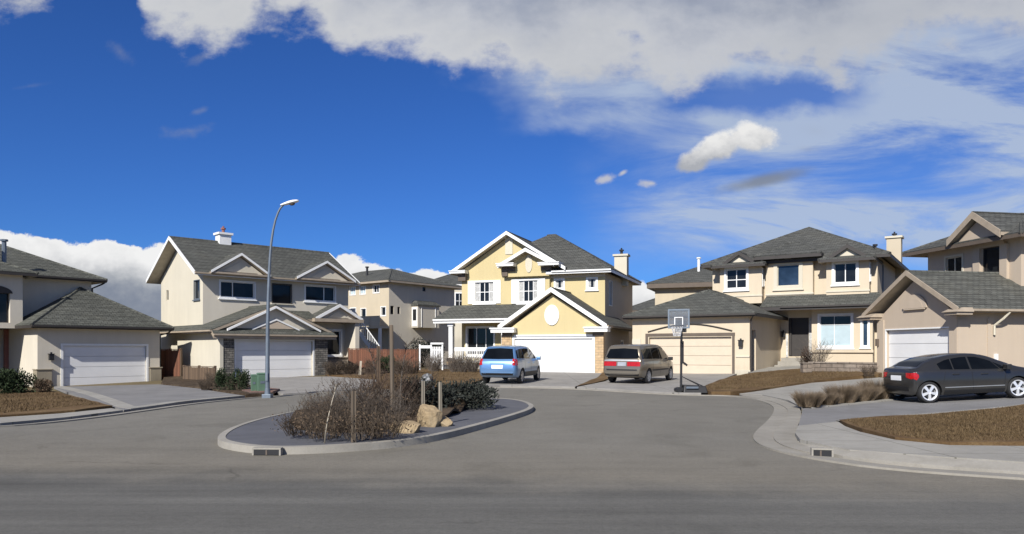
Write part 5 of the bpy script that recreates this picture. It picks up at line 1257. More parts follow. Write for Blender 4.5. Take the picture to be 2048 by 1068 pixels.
# ================================================================ cars
def lerp_prof(pr, x):
    if x <= pr[0][0]: return pr[0][1]
    for (a, b), (c, d) in zip(pr, pr[1:]):
        if x <= c: return b + (d - b) * (x - a) / (c - a)
    return pr[-1][1]
def sm(pr, x, w=.07): return sum(lerp_prof(pr, x + w * k) * q for k, q in ((-1, .25), (-.5, .25), (0, 0), (.5, .25), (1, .25)))
def make_car(name, S):
    if S.get('rear_k'):
        kk, wx = S['rear_k'], S['rw']; fx = lambda q: q if q > wx else wx + (q - wx) * kk
        for key in ('top', 'bot', 'wid', 'belt'): S[key] = [(fx(a), b) for a, b in S[key]]
        S['patches'] = [(n_, [(it[0],) + tuple([(fx(a), b) if it[0] in ('side', 'top') else (a, b) for a, b in c] for c in it[1:3]) + tuple(it[3:]) for it in ls], m_, kw) for n_, ls, m_, kw in S['patches']]
    root = empty(name); L = S['L'] / 2; st = []; X0 = S['bot'][0][0]; x = X0
    while x < L - 1e-6:
        st.append(x); x += .02 if x > L - .2 or x < X0 + .2 else .06
    st.append(L)
    def ring(x):
        e = .02 if x > L - .12 or x < X0 + .12 else .07
        zb, zt, w, bl = sm(S['bot'], x, e), sm(S['top'], x, e), sm(S['wid'], x, e), sm(S['belt'], x, .1)
        zt = max(zt, zb + .12); be = min(bl, zt - .05); mid = zb + (be - zb) * .55
        gh = max(0, zt - .07 - be); wr = w * .965 - S['tumble'] * gh - min(.035, gh)
        edge = min(.10, gh * .35 + .05)
        half = [(0, zb), (w * .7, zb), (w * .92, zb + .03), (w * .985, zb + (be - zb) * .18), (w, mid), (w * .995, mid + (be - mid) * .5), (w * .972, be - .02), (w * .965, be),
                (w * .965 + (wr - w * .965) * .5, be + (zt - .07 - be) * .5 if gh else be + .008), (wr, be + gh * 1.0 if gh else be + .014), (wr - edge * .45, zt - .025 if gh else be + .03), (wr - edge * 1.3, zt - .006 if gh else zt - .012), (wr * .45, zt), (0, zt)]
        return half
    k = MB(); m = 14
    rings = []
    for x in st:
        hf = ring(x); pts = [(x, -y, z) for y, z in hf] + [(x, y, z) for y, z in hf[-2:0:-1]]
        rings.append(pts)
    n = len(rings[0])
    for r in rings: k.v += r
    for i in range(len(rings) - 1):
        for j in range(n): k.f.append((i * n + j, i * n + (j + 1) % n, (i + 1) * n + (j + 1) % n, (i + 1) * n + j)); k.m.append(0)
    k.f.append(tuple(range(n))); k.f.append(tuple((len(rings) - 1) * n + j for j in range(n))); k.m += [0, 0]
    body = k.build('body', [M[S['paint']], M['black']], root)
    bm = bmesh.new(); bm.from_mesh(body.data); bvh = BVHTree.FromBMesh(bm); bm.free()
    # wheel wells cut from the body
    c = MB()
    for wx in (S['rw'], S['fw']):
        for s in (-1, 1):
            W = sm(S['wid'], wx); c.lathe([(0, s * (W - .30)), (S['r'] + .045, s * (W - .30)), (S['r'] + .045, s * (W + .2)), (0, s * (W + .2))], 28, 'y', (wx, 0, S['r']), 0)
    cut = c.build('cutter', [M['black']]); body.data.materials
    cut.data.materials.clear(); cut.data.materials.append(M[S['paint']]); cut.data.materials.append(M['black']); cut.data.polygons.foreach_set('material_index', [1] * len(cut.data.polygons))
    bo = body.modifiers.new('b', 'BOOLEAN'); bo.operation = 'DIFFERENCE'; bo.object = cut; bo.solver = 'EXACT'
    dg = bpy.context.evaluated_depsgraph_get(); me = bpy.data.meshes.new_from_object(body.evaluated_get(dg)); old = body.data; body.modifiers.clear(); body.data = me; bpy.data.meshes.remove(old); bpy.data.objects.remove(cut)
    me.polygons.foreach_set('use_smooth', [True] * len(me.polygons)); me.set_sharp_from_angle(angle=R(42))
    def hit(o, d):
        l, nn, i, ds = bvh.ray_cast(Vector(o), Vector(d)); return l
    def proj(kind, a, b, side=-1):
        if kind == 'side': return hit((a, side * 3, b), (0, -side, 0)), Vector((0, side, 0))
        if kind == 'rear': return hit((-6, a, b), (1, 0, 0)), Vector((-1, 0, 0))
        if kind == 'front': return hit((6, a, b), (-1, 0, 0)), Vector((1, 0, 0))
        if kind == 'top': return hit((a, b, 5), (0, 0, -1)), Vector((0, 0, 1))
    def patch(mb, kind, topc, botc, side=-1, off=.007, nu=14, nv=5, mi=0):
        def ip(c, t):
            t *= len(c) - 1; i = min(int(t), len(c) - 2); f = t - i; return (c[i][0] + (c[i + 1][0] - c[i][0]) * f, c[i][1] + (c[i + 1][1] - c[i][1]) * f)
        P = []; Q = []
        for j in range(nv + 1):
            for i in range(nu + 1):
                A, B = ip(topc, i / nu), ip(botc, i / nu); v = j / nv
                p, nrm = proj(kind, A[0] + (B[0] - A[0]) * v, A[1] + (B[1] - A[1]) * v, side)
                if p is None: p = P[-1] - nrm * off if P else Vector((0, 0, 1))
                P.append(p + nrm * off); Q.append(p - nrm * .012)
        b = len(mb.v); mb.v += [tuple(p) for p in P] + [tuple(q) for q in Q]; s = nu + 1; o = len(P)
        for j in range(nv):
            for i in range(nu): mb.f.append((b + j * s + i, b + j * s + i + 1, b + (j + 1) * s + i + 1, b + (j + 1) * s + i)); mb.m.append(mi)
        rim = [i for i in range(nu + 1)] + [j * s + nu for j in range(1, nv + 1)] + [nv * s + i for i in range(nu - 1, -1, -1)] + [j * s for j in range(nv - 1, 0, -1)]
        for a, c_ in zip(rim, rim[1:] + rim[:1]): mb.f.append((b + a, b + c_, b + o + c_, b + o + a)); mb.m.append(mi)
    def part(nm, lst, mat, parent=root, **kw):
        mb = MB()
        for it in lst:
            kind, t, bt = it[:3]; sides = it[3] if len(it) > 3 else (-1, 1)
            for s in (sides if kind == 'side' else (0,)): patch(mb, kind, t, bt, s, **kw)
        return mb.build(nm, M[mat] if isinstance(mat, str) else mat, parent, smooth=True, angle=50, recalc=True)
    for nm, lst, mat, kw in S['patches']:
        if True:
            for it in lst:
                if it[0] == 'side':
                    for s in (it[3] if len(it) > 3 else (-1, 1)): part(nm, [(it[0], it[1], it[2], (s,))], mat, **kw)
                else: part(nm, [it], mat, **kw)
        else: part(nm, lst, mat, **kw)
    # handles, mirrors
    for hx, hz in S['handles']:
        for s in (-1, 1):
            p, nn = proj('side', hx, hz, s); k = MB(); k.box(p.x - .1, p.x + .1, min(p.y - .01 * s, p.y + s * .03), max(p.y - .01 * s, p.y + s * .03), p.z - .018, p.z + .018); k.build('door_handle', M[S['paint']], root, bevel=.008)
    mx, mz = S['mirror']
    for s in (-1, 1):
        p, nn = proj('side', mx, mz, s); k = MB(); y0, y1 = sorted((p.y + s * .03, p.y + s * .23)); k.box(mx - .06, mx + .09, y0, y1, mz - .03, mz + .13); yy = sorted((p.y - s * .03, p.y + s * .06)); k.box(mx - .02, mx + .05, *yy, mz - .02, mz + .04); k.build('mirror', M[S.get('mirror_mat', 'black')], root, bevel=.025)
    # wheels
    r = S['r']; proto = None
    for wx in (S['rw'], S['fw']):
        for s in (-1, 1):
            W = sm(S['wid'], wx) - .115
            if proto is None:
                k = MB(); k.lathe([(0, -.06), (r * .5, -.06), (r * .5, .05), (0, .05)], 20, 'y'); wh = k.build('wheel', M['dark_metal'], root)
                k = MB(); rr = r * S.get('rimf', .68)
                k.lathe([(rr, -.085), ((rr + r) / 2 - .01, -.105), (r * .95, -.098), (r, -.07), (r, .07), (r * .95, .098), (rr, .09), (rr, -.085)], 36, 'y'); k.build('tyre', M['rubber'], wh, smooth=True)
                k = MB(); k.lathe([(rr - .035, -.075), (rr + .004, -.092), (rr + .004, -.07), (rr - .03, .02)], 36, 'y'); k.lathe([(0, -.085), (.055, -.08), (.06, -.05)], 16, 'y')
                for q in range(S['spokes']):
                    a = 2 * math.pi * q / S['spokes'] + .3; ca, sa = math.cos(a), math.sin(a); tx, tz = -sa, ca
                    w0, w1 = S['spw']
                    b = [(.04, -.088), (rr - .02, -.078)]
                    pt = lambda rad, off, y: (rad * ca + off * tx, y, rad * sa + off * tz)
                    k.hexa([pt(.03, -w0, -.09), pt(rr - .015, -w1, -.082), pt(rr - .015, -w1, -.055), pt(.03, -w0, -.05), pt(.03, w0, -.09), pt(rr - .015, w1, -.082), pt(rr - .015, w1, -.055), pt(.03, w0, -.05)])
                k.build('rim', M[S['rim']], wh, smooth=True); proto = wh
            else: wh = copy_tree(proto, root)
            wh.location = (wx, s * W, r); wh.rotation_euler = (R(17 * wx), 0, 0) if False else (0, R(25 * wx * s), 0 if s < 0 else R(180))
    return root
def pose(root, x, y, yaw, dz=.06):
    f = Vector((math.cos(yaw), math.sin(yaw), 0)); l = Vector((-f.y, f.x, 0)); d = 1.2
    fz = (h(x + f.x * d, y + f.y * d) - h(x - f.x * d, y - f.y * d)) / (2 * d); lz = (h(x + l.x, y + l.y) - h(x - l.x, y - l.y)) / 2
    fx = Vector((f.x, f.y, fz)).normalized(); lx = Vector((l.x, l.y, lz)).normalized(); up = fx.cross(lx).normalized(); lx = up.cross(fx)
    m = Matrix((fx, lx, up)).transposed().to_4x4(); m.translation = Vector((x, y, h(x, y) + dz)); root.matrix_world = m

def line(x0, z0, x1, z1, w=.008): return ('side', [(x0 - w, z0), (x0 + w, z0)], [(x1 - w, z1), (x1 + w, z1)])
sedan = make_car('sedan', dict(L=4.5, rear_k=.55, r=.32, rw=-1.36, fw=1.34, paint='paint_grey', tumble=.42, rim='bright_alloy', rimf=.75, spokes=5, spw=(.03, .045), mirror=(.95, .93), mirror_mat='paint_grey',
    top=[(-2.25, .66), (-2.235, .92), (-2.19, 1.04), (-2.05, 1.06), (-1.75, 1.07), (-1.4, 1.22), (-1.0, 1.35), (-.55, 1.42), (-.1, 1.44), (.25, 1.42), (.65, 1.31), (1.05, 1.13), (1.42, .98), (1.8, .90), (2.08, .80), (2.2, .68), (2.25, .56)],
    bot=[(-2.25, .46), (-2.2, .32), (-2.05, .24), (-1.8, .2), (1.8, .19), (2.1, .21), (2.22, .28), (2.25, .38)],
    wid=[(-2.25, .60), (-2.22, .70), (-2.12, .80), (-1.8, .855), (-1.2, .875), (0, .875), (1.3, .875), (1.8, .83), (2.1, .71), (2.22, .56), (2.25, .44)],
    belt=[(-2.25, .94), (-1.5, .97), (-.5, .93), (.8, .875), (1.5, .84), (2.2, .7)],
    handles=[(-.55, .83), (.32, .80)],
    patches=[
     ('side_window', [('side', [(-1.05, 1.16), (-.78, 1.26), (-.62, 1.29)], [(-1.0, .99), (-.8, .985), (-.62, .975)]), ('side', [(-.58, 1.295), (-.3, 1.325), (-.1, 1.33)], [(-.58, .975), (-.3, .965), (-.1, .96)]), ('side', [(-.04, 1.33), (.2, 1.31), (.45, 1.235), (.62, 1.16)], [(-.04, .955), (.25, .945), (.55, .935), (.8, .93)]), ('side', [(.66, 1.14), (.78, 1.085), (.88, 1.035)], [(.84, .93), (.92, .925), (1.0, .925)])], 'car_glass', dict(nu=12, nv=6)),
     ('window_trim', [('side', [(-1.1, 1.19), (-.8, 1.295), (-.3, 1.36), (.1, 1.355), (.45, 1.26), (.95, 1.01)], [(-1.08, .97), (-.8, .965), (-.3, .945), (.1, .935), (.55, .915), (1.06, .905)])], 'black', dict(off=.003, nu=30, nv=6)),
     ('rear_window', [('top', [(-1.70, -.56), (-1.72, 0), (-1.70, .56)], [(-1.0, -.53), (-1.02, 0), (-1.0, .53)])], 'car_glass', dict(nu=12, nv=10)),
     ('windshield', [('top', [(1.22, -.62), (1.36, 0), (1.22, .62)], [(.42, -.50), (.46, 0), (.42, .50)])], 'car_glass', dict(nu=12, nv=10)),
     ('tail_light', [('side', [(-2.19, .92), (-2.02, .93), (-1.9, .86)], [(-2.19, .76), (-2.02, .70), (-1.9, .79)]), ('rear', [(-.78, .92), (-.48, .92)], [(-.74, .73), (-.52, .78)]), ('rear', [(.48, .92), (.78, .92)], [(.52, .78), (.74, .73)])], 'red_lamp', dict(off=.009, nu=8, nv=5)),
     ('headlight', [('front', [(-.66, .74), (-.42, .68)], [(-.62, .58), (-.42, .56)]), ('front', [(.42, .68), (.66, .74)], [(.42, .56), (.62, .58)])], 'head_lamp', dict(nu=6, nv=4)),
     ('licence_plate', [('rear', [(-.26, .83), (.26, .83)], [(-.26, .68), (.26, .68)])], 'plate', dict(nu=4, nv=3)),
     ('lower_bumper', [('rear', [(-.62, .5), (.62, .5)], [(-.58, .36), (.58, .36)])], 'black', dict(nu=8, nv=3)),
     ('sill', [('side', [(-.92, .36), (.92, .34)], [(-.92, .245), (.92, .235)])], 'black', dict(off=.012, nu=16, nv=3)),
     ('door_seam', [line(-.06, .93, -.04, .3), line(.98, .86, .9, .4), line(-.86, .93, -.94, .62)], 'black', dict(off=.002, nu=2, nv=10)),
     ('body_moulding', [('side', [(-.9, .455), (.92, .435)], [(-.9, .43), (.92, .41)])], 'steel_hub', dict(off=.006, nu=14, nv=2)),
    ]))
yaw = R(4); rx, ry = G(1856, 806, .06)
# rear right wheel stands on that point: step back to the car's middle
cxs = rx + 1.36 * math.cos(yaw) - .76 * math.sin(yaw); cys = ry + 1.36 * math.sin(yaw) + .76 * math.cos(yaw)
pose(sedan, cxs, cys, yaw, .068); sedan.matrix_world = sedan.matrix_world @ Matrix.Diagonal((.985, .985, .95, 1)); tag(sedan, 'dark grey four door sedan with alloy wheels parked on the driveway by the pinkish house', 'car')

taupe = make_car('minivan', dict(L=4.9, r=.33, rw=-1.5, fw=1.52, paint='paint_taupe', tumble=.22, rim='steel_hub', spokes=8, spw=(.03, .045), mirror=(1.12, 1.02),
    top=[(-2.45, .62), (-2.43, .95), (-2.36, 1.15), (-2.18, 1.62), (-2.08, 1.71), (-1.7, 1.76), (-.6, 1.78), (.3, 1.75), (.7, 1.65), (1.1, 1.40), (1.55, 1.1), (1.95, .99), (2.25, .87), (2.4, .7), (2.45, .55)],
    bot=[(-2.45, .44), (-2.38, .34), (-2.1, .27), (-1.9, .24), (1.9, .22), (2.2, .25), (2.4, .34), (2.45, .4)],
    wid=[(-2.45, .84), (-2.4, .90), (-2.2, .945), (-1.5, .965), (0, .97), (1.5, .955), (2.0, .89), (2.3, .74), (2.45, .52)],
    belt=[(-2.45, 1.06), (-1, 1.05), (.8, .99), (1.6, .96), (2.4, .75)], handles=[(-.15, .9), (.55, .88)],
    patches=[
     ('rear_window', [('rear', [(-.66, 1.56), (0, 1.60), (.66, 1.56)], [(-.82, 1.14), (0, 1.13), (.82, 1.14)])], 'car_glass', dict(nu=12, nv=6)),
     ('side_window', [('side', [(-2.12, 1.53), (-1.6, 1.58), (-1.02, 1.59)], [(-2.2, 1.13), (-1.6, 1.12), (-1.02, 1.11)]), ('side', [(-.97, 1.59), (-.5, 1.6), (-.02, 1.59)], [(-.97, 1.11), (-.5, 1.10), (-.02, 1.09)]), ('side', [(.04, 1.585), (.4, 1.56), (.8, 1.42), (.98, 1.3)], [(.04, 1.08), (.5, 1.07), (.95, 1.06), (1.2, 1.06)])], 'car_glass', dict(nu=12, nv=6)),
     ('windshield', [('top', [(1.5, -.72), (1.6, 0), (1.5, .72)], [(.66, -.6), (.62, 0), (.66, .6)])], 'car_glass', dict(nu=12, nv=8)),
     ('tail_light', [('rear', [(-.86, 1.0), (-.26, 1.0)], [(-.88, .80), (-.26, .80)]), ('rear', [(.26, 1.0), (.86, 1.0)], [(.26, .80), (.88, .80)])], 'red_lamp', dict(nu=10, nv=5, off=.012)),
     ('licence_plate', [('rear', [(-.2, .98), (.2, .98)], [(-.2, .81), (.2, .81)])], 'steel_hub', dict(nu=4, nv=3)),
     ('tailgate_trim', [('rear', [(-.86, 1.09), (.86, 1.09)], [(-.86, 1.03), (.86, 1.03)])], 'steel_hub', dict(nu=10, nv=2)),
     ('rear_bumper', [('rear', [(-.88, .66), (.88, .66)], [(-.88, .60), (.88, .60)])], 'black', dict(nu=10, nv=2)),
     ('lower_bumper', [('rear', [(-.82, .46), (.82, .46)], [(-.8, .36), (.8, .36)])], 'black', dict(nu=10, nv=2)),
     ('body_moulding', [('side', [(-1.1, .62), (1.1, .61)], [(-1.1, .555), (1.1, .55)])], 'black', dict(off=.01, nu=12, nv=2)),
     ('door_seam', [line(0.0, 1.07, .0, .3), line(1.12, 1.02, 1.08, .45), line(-1.0, 1.09, -1.02, .5)], 'black', dict(off=.002, nu=2, nv=10)),
     ('headlight', [('front', [(-.7, .8), (-.4, .8)], [(-.66, .66), (-.4, .66)]), ('front', [(.4, .8), (.7, .8)], [(.4, .66), (.66, .66)])], 'head_lamp', dict(nu=6, nv=4)),
    ]))
yaw = R(90 - 31); x, y = G(1243, 768, .06); pose(taupe, x + 2.45 * math.cos(yaw), y + 2.45 * math.sin(yaw), yaw, .068); tag(taupe, 'taupe minivan with wide red rear lights parked before the beige garage door', 'car')

blue = make_car('minivan', dict(L=4.7, r=.34, rw=-1.42, fw=1.45, paint='paint_blue', tumble=.30, rim='steel_hub', spokes=6, spw=(.035, .05), mirror=(1.05, 1.03), mirror_mat='paint_blue',
    top=[(-2.35, .62), (-2.33, .98), (-2.24, 1.12), (-2.02, 1.44), (-1.88, 1.62), (-1.75, 1.68), (-1.3, 1.71), (-.5, 1.72), (.2, 1.69), (.6, 1.59), (1.0, 1.36), (1.42, 1.12), (1.9, 1.0), (2.15, .88), (2.3, .7), (2.35, .55)],
    bot=[(-2.35, .48), (-2.28, .38), (-2.1, .30), (-1.8, .26), (1.8, .24), (2.15, .27), (2.3, .36), (2.35, .42)],
    wid=[(-2.35, .76), (-2.3, .84), (-2.1, .90), (-1.4, .93), (0, .93), (1.4, .925), (1.9, .87), (2.2, .72), (2.35, .5)],
    belt=[(-2.35, 1.06), (-1, 1.06), (.8, 1.0), (1.5, .97), (2.3, .75)], handles=[(-.3, .92), (.5, .9)],
    patches=[
     ('rear_window', [('rear', [(-.60, 1.58), (0, 1.61), (.60, 1.58)], [(-.74, 1.13), (0, 1.12), (.74, 1.13)])], 'car_glass', dict(nu=12, nv=8)),
     ('side_window', [('side', [(-1.86, 1.5), (-1.4, 1.56), (-1.02, 1.575)], [(-2.02, 1.16), (-1.4, 1.14), (-1.02, 1.13)]), ('side', [(-.96, 1.575), (-.5, 1.58), (-.02, 1.57)], [(-.96, 1.13), (-.5, 1.11), (-.02, 1.1)]), ('side', [(.04, 1.565), (.4, 1.52), (.72, 1.38), (.9, 1.27)], [(.04, 1.1), (.4, 1.09), (.85, 1.07), (1.1, 1.07)])], 'car_glass', dict(nu=12, nv=6)),
     ('windshield', [('top', [(1.36, -.68), (1.46, 0), (1.36, .68)], [(.6, -.55), (.56, 0), (.6, .55)])], 'car_glass', dict(nu=12, nv=8)),
     ('tail_light', [('rear', [(-.84, 1.14), (-.7, 1.14)], [(-.84, .84), (-.7, .86)]), ('rear', [(.7, 1.14), (.84, 1.14)], [(.7, .86), (.84, .84)]), ('side', [(-2.2, 1.12), (-2.08, 1.1)], [(-2.2, .84), (-2.12, .85)])], 'red_lamp', dict(nu=6, nv=6, off=.012)),
     ('licence_plate', [('rear', [(-.26, .86), (.26, .86)], [(-.26, .70), (.26, .70)])], 'plate', dict(nu=4, nv=3)),
     ('plate_recess', [('rear', [(-.34, .93), (.34, .93)], [(-.34, .66), (.34, .66)])], 'paint_blue', dict(nu=6, nv=4, off=.004)),
     ('rear_bumper', [('rear', [(-.74, .50), (.74, .50)], [(-.72, .40), (.72, .40)])], 'black', dict(nu=10, nv=3)),
     ('lower_cladding', [('side', [(-1.0, .52), (1.02, .5)], [(-1.0, .31), (1.02, .29)])], 'dark_metal', dict(off=.012, nu=12, nv=3)),
     ('door_seam', [line(.0, 1.08, .0, .52), line(1.1, 1.02, 1.05, .52), line(-1.0, 1.11, -1.0, .6)], 'black', dict(off=.002, nu=2, nv=10)),
     ('headlight', [('front', [(-.68, .8), (-.4, .8)], [(-.62, .66), (-.4, .66)]), ('front', [(.4, .8), (.68, .8)], [(.4, .66), (.62, .66)])], 'head_lamp', dict(nu=6, nv=4)),
    ]))
yaw = R(90 - 17); x, y = G(994, 769, .06); pose(blue, x + 2.35 * math.cos(yaw), y + 2.35 * math.sin(yaw), yaw, .068); tag(blue, 'light blue minivan with dark rear window parked on the drive of the yellow house', 'car')

# ================================================================ sun and sky
SKY_TINT = (.33, .69, 1.36)
SUN_AZ = math.atan2(-.40, -.917); SUN_EL = R(34)
sun = bpy.data.lights.new('sun', 'SUN'); sun.energy = 5.0; sun.angle = R(.5); sun.color = (1, .96, .9)
so = bpy.data.objects.new('sun', sun); col.objects.link(so)
ts = Vector((math.sin(SUN_AZ) * math.cos(SUN_EL), math.cos(SUN_AZ) * math.cos(SUN_EL), math.sin(SUN_EL)))
so.rotation_euler = (-ts).to_track_quat('-Z', 'Y').to_euler()
w = bpy.data.worlds.new('World'); scene.world = w; w.use_nodes = True; nt = w.node_tree; bg = nt.nodes['Background']
sky = N(nt, 'ShaderNodeTexSky', sky_type='NISHITA', sun_disc=False, sun_elevation=SUN_EL, sun_rotation=SUN_AZ % (2 * math.pi), altitude=1000, air_density=1.0, dust_density=.4, ozone_density=3.0)
tc = N(nt, 'ShaderNodeTexCoord'); d = tc.outputs['Generated']; sx = N(nt, 'ShaderNodeSeparateXYZ'); nt.links.new(d, sx.inputs[0]); x_, y_, z_ = sx.outputs
D = mth(nt, 'MAXIMUM', mth(nt, 'ABSOLUTE', y_), .2); U = mth(nt, 'DIVIDE', x_, D); V = mth(nt, 'DIVIDE', z_, D)
uv = N(nt, 'ShaderNodeCombineXYZ'); nt.links.new(U, uv.inputs[0]); nt.links.new(V, uv.inputs[1]); uv = uv.outputs[0]
def nz(scale, sxy=(1, 1), off=0, rotz=0, detail=7, rough=.58, dist=0):
    mp = N(nt, 'ShaderNodeMapping'); mp.inputs['Scale'].default_value = (sxy[0], sxy[1], 1); mp.inputs['Location'].default_value = (off, off * .7, off); mp.inputs['Rotation'].default_value = (0, 0, rotz)
    nt.links.new(uv, mp.inputs[0]); return noise(nt, mp.outputs[0], scale, detail, rough, dist=dist)
def sst(v, a, b):
    m = N(nt, 'ShaderNodeMapRange', interpolation_type='SMOOTHSTEP'); m.inputs[1].default_value = a; m.inputs[2].default_value = b; m.inputs[3].default_value = 0; m.inputs[4].default_value = 1
    nt.links.new(v, m.inputs[0]); return m.outputs[0]
def curve(pts):
    """value over U (-.72..72) from (px, py) of the horizon picture, as V"""
    c = N(nt, 'ShaderNodeFloatCurve'); cu = c.mapping.curves[0]; c.mapping.use_clip = True
    q = [((px - 1024) / 1500 / 1.44 + .5, max(0, min(1, (700 - py) / 1500 / .6))) for px, py in pts]
    cu.points[0].location = (0, q[0][1]); cu.points[1].location = (1, q[-1][1])
    for a in q[1:-1]: cu.points.new(*a)
    c.mapping.update(); nt.links.new(mth(nt, 'ADD', mth(nt, 'DIVIDE', U, 1.44), .5), c.inputs['Value']); return mth(nt, 'MULTIPLY', c.outputs[0], .6)
A, S_, Mu = (lambda a, b: mth(nt, 'ADD', a, b)), (lambda a, b: mth(nt, 'SUBTRACT', a, b)), (lambda a, b: mth(nt, 'MULTIPLY', a, b))
n1 = nz(9, (1, 1.5), 3.1); n2 = nz(3.2, (1, 1.7), 8.4, detail=5); n3 = nz(22, (1, 1.3), 5.5, detail=6)
# large grey-white deck along the top
b1 = curve([(-60, 10), (60, 12), (110, -20), (170, -90), (250, -80), (275, 10), (310, 72), (430, 88), (480, 80), (520, 58), (640, 62), (690, 118), (800, 122), (900, 150), (1000, 165), (1070, 185), (1150, 160), (1260, 148), (1360, 178), (1440, 160), (1490, 140), (1560, 160), (1680, 158), (1760, 130), (1900, 90), (2100, 40)])
e1 = A(S_(V, b1), A(Mu(S_(n1, .5), .15), Mu(S_(n3, .5), .08)))
deck = sst(e1, -.012, .04)
holes = sst(A(n1, Mu(n2, .5)), .98, 1.06); deck = Mu(deck, S_(1, Mu(holes, .5)))
ahead = sst(y_, -.05, .2); deck = Mu(deck, S_(1, Mu(sst(V, .5, .85), .6)))
thick = sst(A(e1, Mu(S_(n2, .5), .22)), .0, .2)
dcol = ramp(nt, A(Mu(thick, .75), Mu(sst(U, -.3, .65), .25)), [(0, (8.6, 8.7, 8.8)), (.36, (6.8, 7.1, 7.8)), (.7, (4.3, 4.8, 6.0)), (1, (2.7, 3.1, 4.2))])
dcol = mixc(nt, 1, dcol, ramp(nt, n2, [(.3, (.82, .84, .88)), (.7, (1.12, 1.11, 1.1))]), 'MULTIPLY')
# veils of cirrus to the right and under the deck
ci = nz(4.5, (.55, 2.6), 1.7, R(-14), 8, .62, .6); ci2 = nz(2.1, (.6, 1.8), 6.6, R(-8), 4)
Un = A(U, Mu(S_(n2, .5), .35)); Vn = A(V, Mu(S_(n1, .5), .08))
reg = Mu(sst(S_(Un, Mu(V, -.2)), .12, .52), sst(V, .10, .2)); reg = Mu(reg, S_(1, sst(V, .38, .5)))
lowreg = Mu(Mu(sst(U, .06, .28), sst(S_(.235, V), 0, .06)), sst(V, .085, .16))
mid = Mu(Mu(sst(Un, -.06, .06), S_(1, sst(Un, .17, .27))), Mu(sst(Vn, .28, .31), S_(1, sst(V, .36, .41))))
veil = Mu(A(A(Mu(reg, 1.35), Mu(lowreg, 1.0)), Mu(mid, .75)), A(sst(A(Mu(ci, .7), Mu(ci2, .4)), .43, .70), .06)); veil = mth(nt, 'MINIMUM', Mu(veil, .95), .82)
gap = Mu(Mu(sst(Un, .14, .24), S_(1, sst(Un, .40, .5))), Mu(sst(Vn, .3, .33), S_(1, sst(Vn, .345, .38)))); veil = Mu(veil, S_(1, Mu(gap, .85)))
# cumulus bank on the horizon
b2 = curve([(-60, 462), (30, 466), (100, 478), (160, 484), (210, 478), (262, 486), (330, 488), (420, 520), (560, 560), (640, 540), (690, 512), (745, 524), (800, 538), (870, 536), (930, 556), (1040, 610), (1180, 600), (1265, 566), (1330, 560), (1420, 600), (1600, 640), (2100, 640)])
n4 = nz(26, (1, 1.2), 2.2, detail=9, rough=.62); n5 = nz(10, (1, 1.5), 4.2, detail=5)
e2 = A(S_(b2, V), A(Mu(S_(n4, .5), .034), Mu(S_(n5, .5), .02)))
bank = sst(e2, -.0005, .0035)
bcol = ramp(nt, A(Mu(sst(A(e2, Mu(S_(n5, .5), .09)), 0, .09), .8), Mu(n4, .2)), [(.1, (12, 12, 12)), (.34, (9.5, 9.6, 9.8)), (.66, (5.8, 6.1, 6.6)), (1, (2.2, 2.7, 3.8))])
# single clouds: centre px, half sizes, tilt
def puff(px, py, a, b, tilt, soft=.5, na=1.0, nn=None):
    u0, v0 = (px - 1024) / 1500, (700 - py) / 1500; du, dv = S_(U, u0), S_(V, v0); c, s = math.cos(tilt), math.sin(tilt)
    p = mth(nt, 'DIVIDE', A(Mu(du, c), Mu(dv, s)), a / 1500); q = mth(nt, 'DIVIDE', S_(Mu(dv, c), Mu(du, s)), b / 1500)
    r = mth(nt, 'SQRT', A(Mu(p, p), Mu(q, q))); return sst(A(S_(1, r), Mu(S_(nn or n4, .5), na)), 0, soft), q
p1, q1 = puff(1500, 273, 66, 33, R(2), .42, 1.3); p2, _ = puff(1440, 292, 62, 34, R(22), .42, 1.3); p3, _ = puff(1390, 322, 50, 28, R(25), .5, 1.3)
puffs = mth(nt, 'MAXIMUM', mth(nt, 'MAXIMUM', p1, p2), p3)
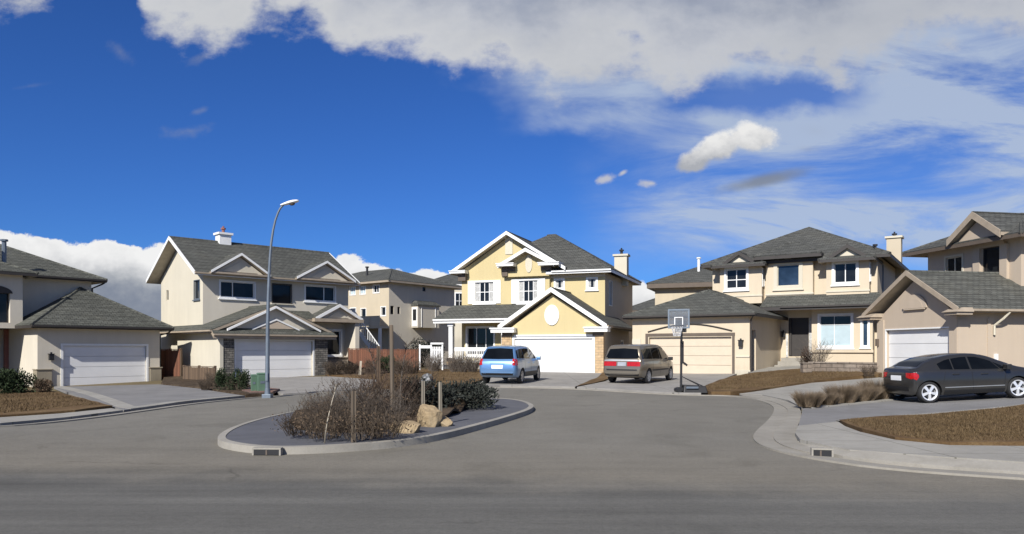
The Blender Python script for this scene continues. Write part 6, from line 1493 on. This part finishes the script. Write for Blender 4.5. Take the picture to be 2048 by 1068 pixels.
s1, _ = puff(1212, 358, 28, 12, R(14), .9, 2.6); s2, _ = puff(1302, 367, 26, 10, 0, .9, 2.6); s3, _ = puff(1245, 346, 14, 6, R(30), .9, 1.6); s4, _ = puff(380, 262, 62, 16, R(6), 1.6, 3.0); s5, _ = puff(400, 222, 26, 8, R(20), 1.6, 2.6); s6, _ = puff(240, 105, 40, 18, R(-40), 1.8, 2.8); s7, _ = puff(400, 115, 50, 14, R(24), 1.6, 2.8); s8, _ = puff(60, 172, 60, 7, R(8), 2.4, 2.2); s9, _ = puff(1615, 298, 40, 11, R(3), 1.6, 1.8); s10, _ = puff(1630, 262, 60, 24, R(-10), 2.4, 1.8, n1)
small = mth(nt, 'MAXIMUM', mth(nt, 'MAXIMUM', s1, s2), s3); faint = mth(nt, 'MAXIMUM', mth(nt, 'MAXIMUM', mth(nt, 'MAXIMUM', s4, s5), mth(nt, 'MAXIMUM', s6, s7)), mth(nt, 'MAXIMUM', s8, mth(nt, 'MAXIMUM', s9, s10)))
g1, _ = puff(1525, 362, 125, 20, R(13), .8, 1.0, n5)
skyc = mixc(nt, 1, sky.outputs[0], SKY_TINT, 'MULTIPLY')
veil = Mu(veil, ahead); bank = Mu(bank, ahead); c = mixc(nt, veil, skyc, (6.4, 7.5, 9.2)); c = mixc(nt, Mu(faint, .38), c, (4.2, 4.5, 5.2)); c = mixc(nt, Mu(g1, .85), c, (2.9, 3.3, 4.1))
c = mixc(nt, deck, c, dcol)
pc = ramp(nt, A(A(Mu(n4, .5), Mu(n5, .3)), mth(nt, 'ADD', mth(nt, 'MULTIPLY', q1, .16), .08)), [(.26, (5.6, 5.8, 6.2)), (.55, (11.5, 11.4, 11.2))])
c = mixc(nt, Mu(small, .8), c, (8, 7.9, 7.9)); c = mixc(nt, Mu(puffs, .97), c, pc); c = mixc(nt, bank, c, bcol)
c = mixc(nt, 1, c, (1.22, 1.22, 1.22), 'MULTIPLY'); nt.links.new(c, bg.inputs['Color']); bg.inputs['Strength'].default_value = .05

scene.view_settings.view_transform = 'Standard'; scene.view_settings.look = 'None'; scene.view_settings.gamma = 1; scene.view_settings.exposure = .28
scene.cycles.use_denoising = True; scene.cycles.max_bounces = 5; scene.cycles.diffuse_bounces = 3
scene.render.film_transparent = False
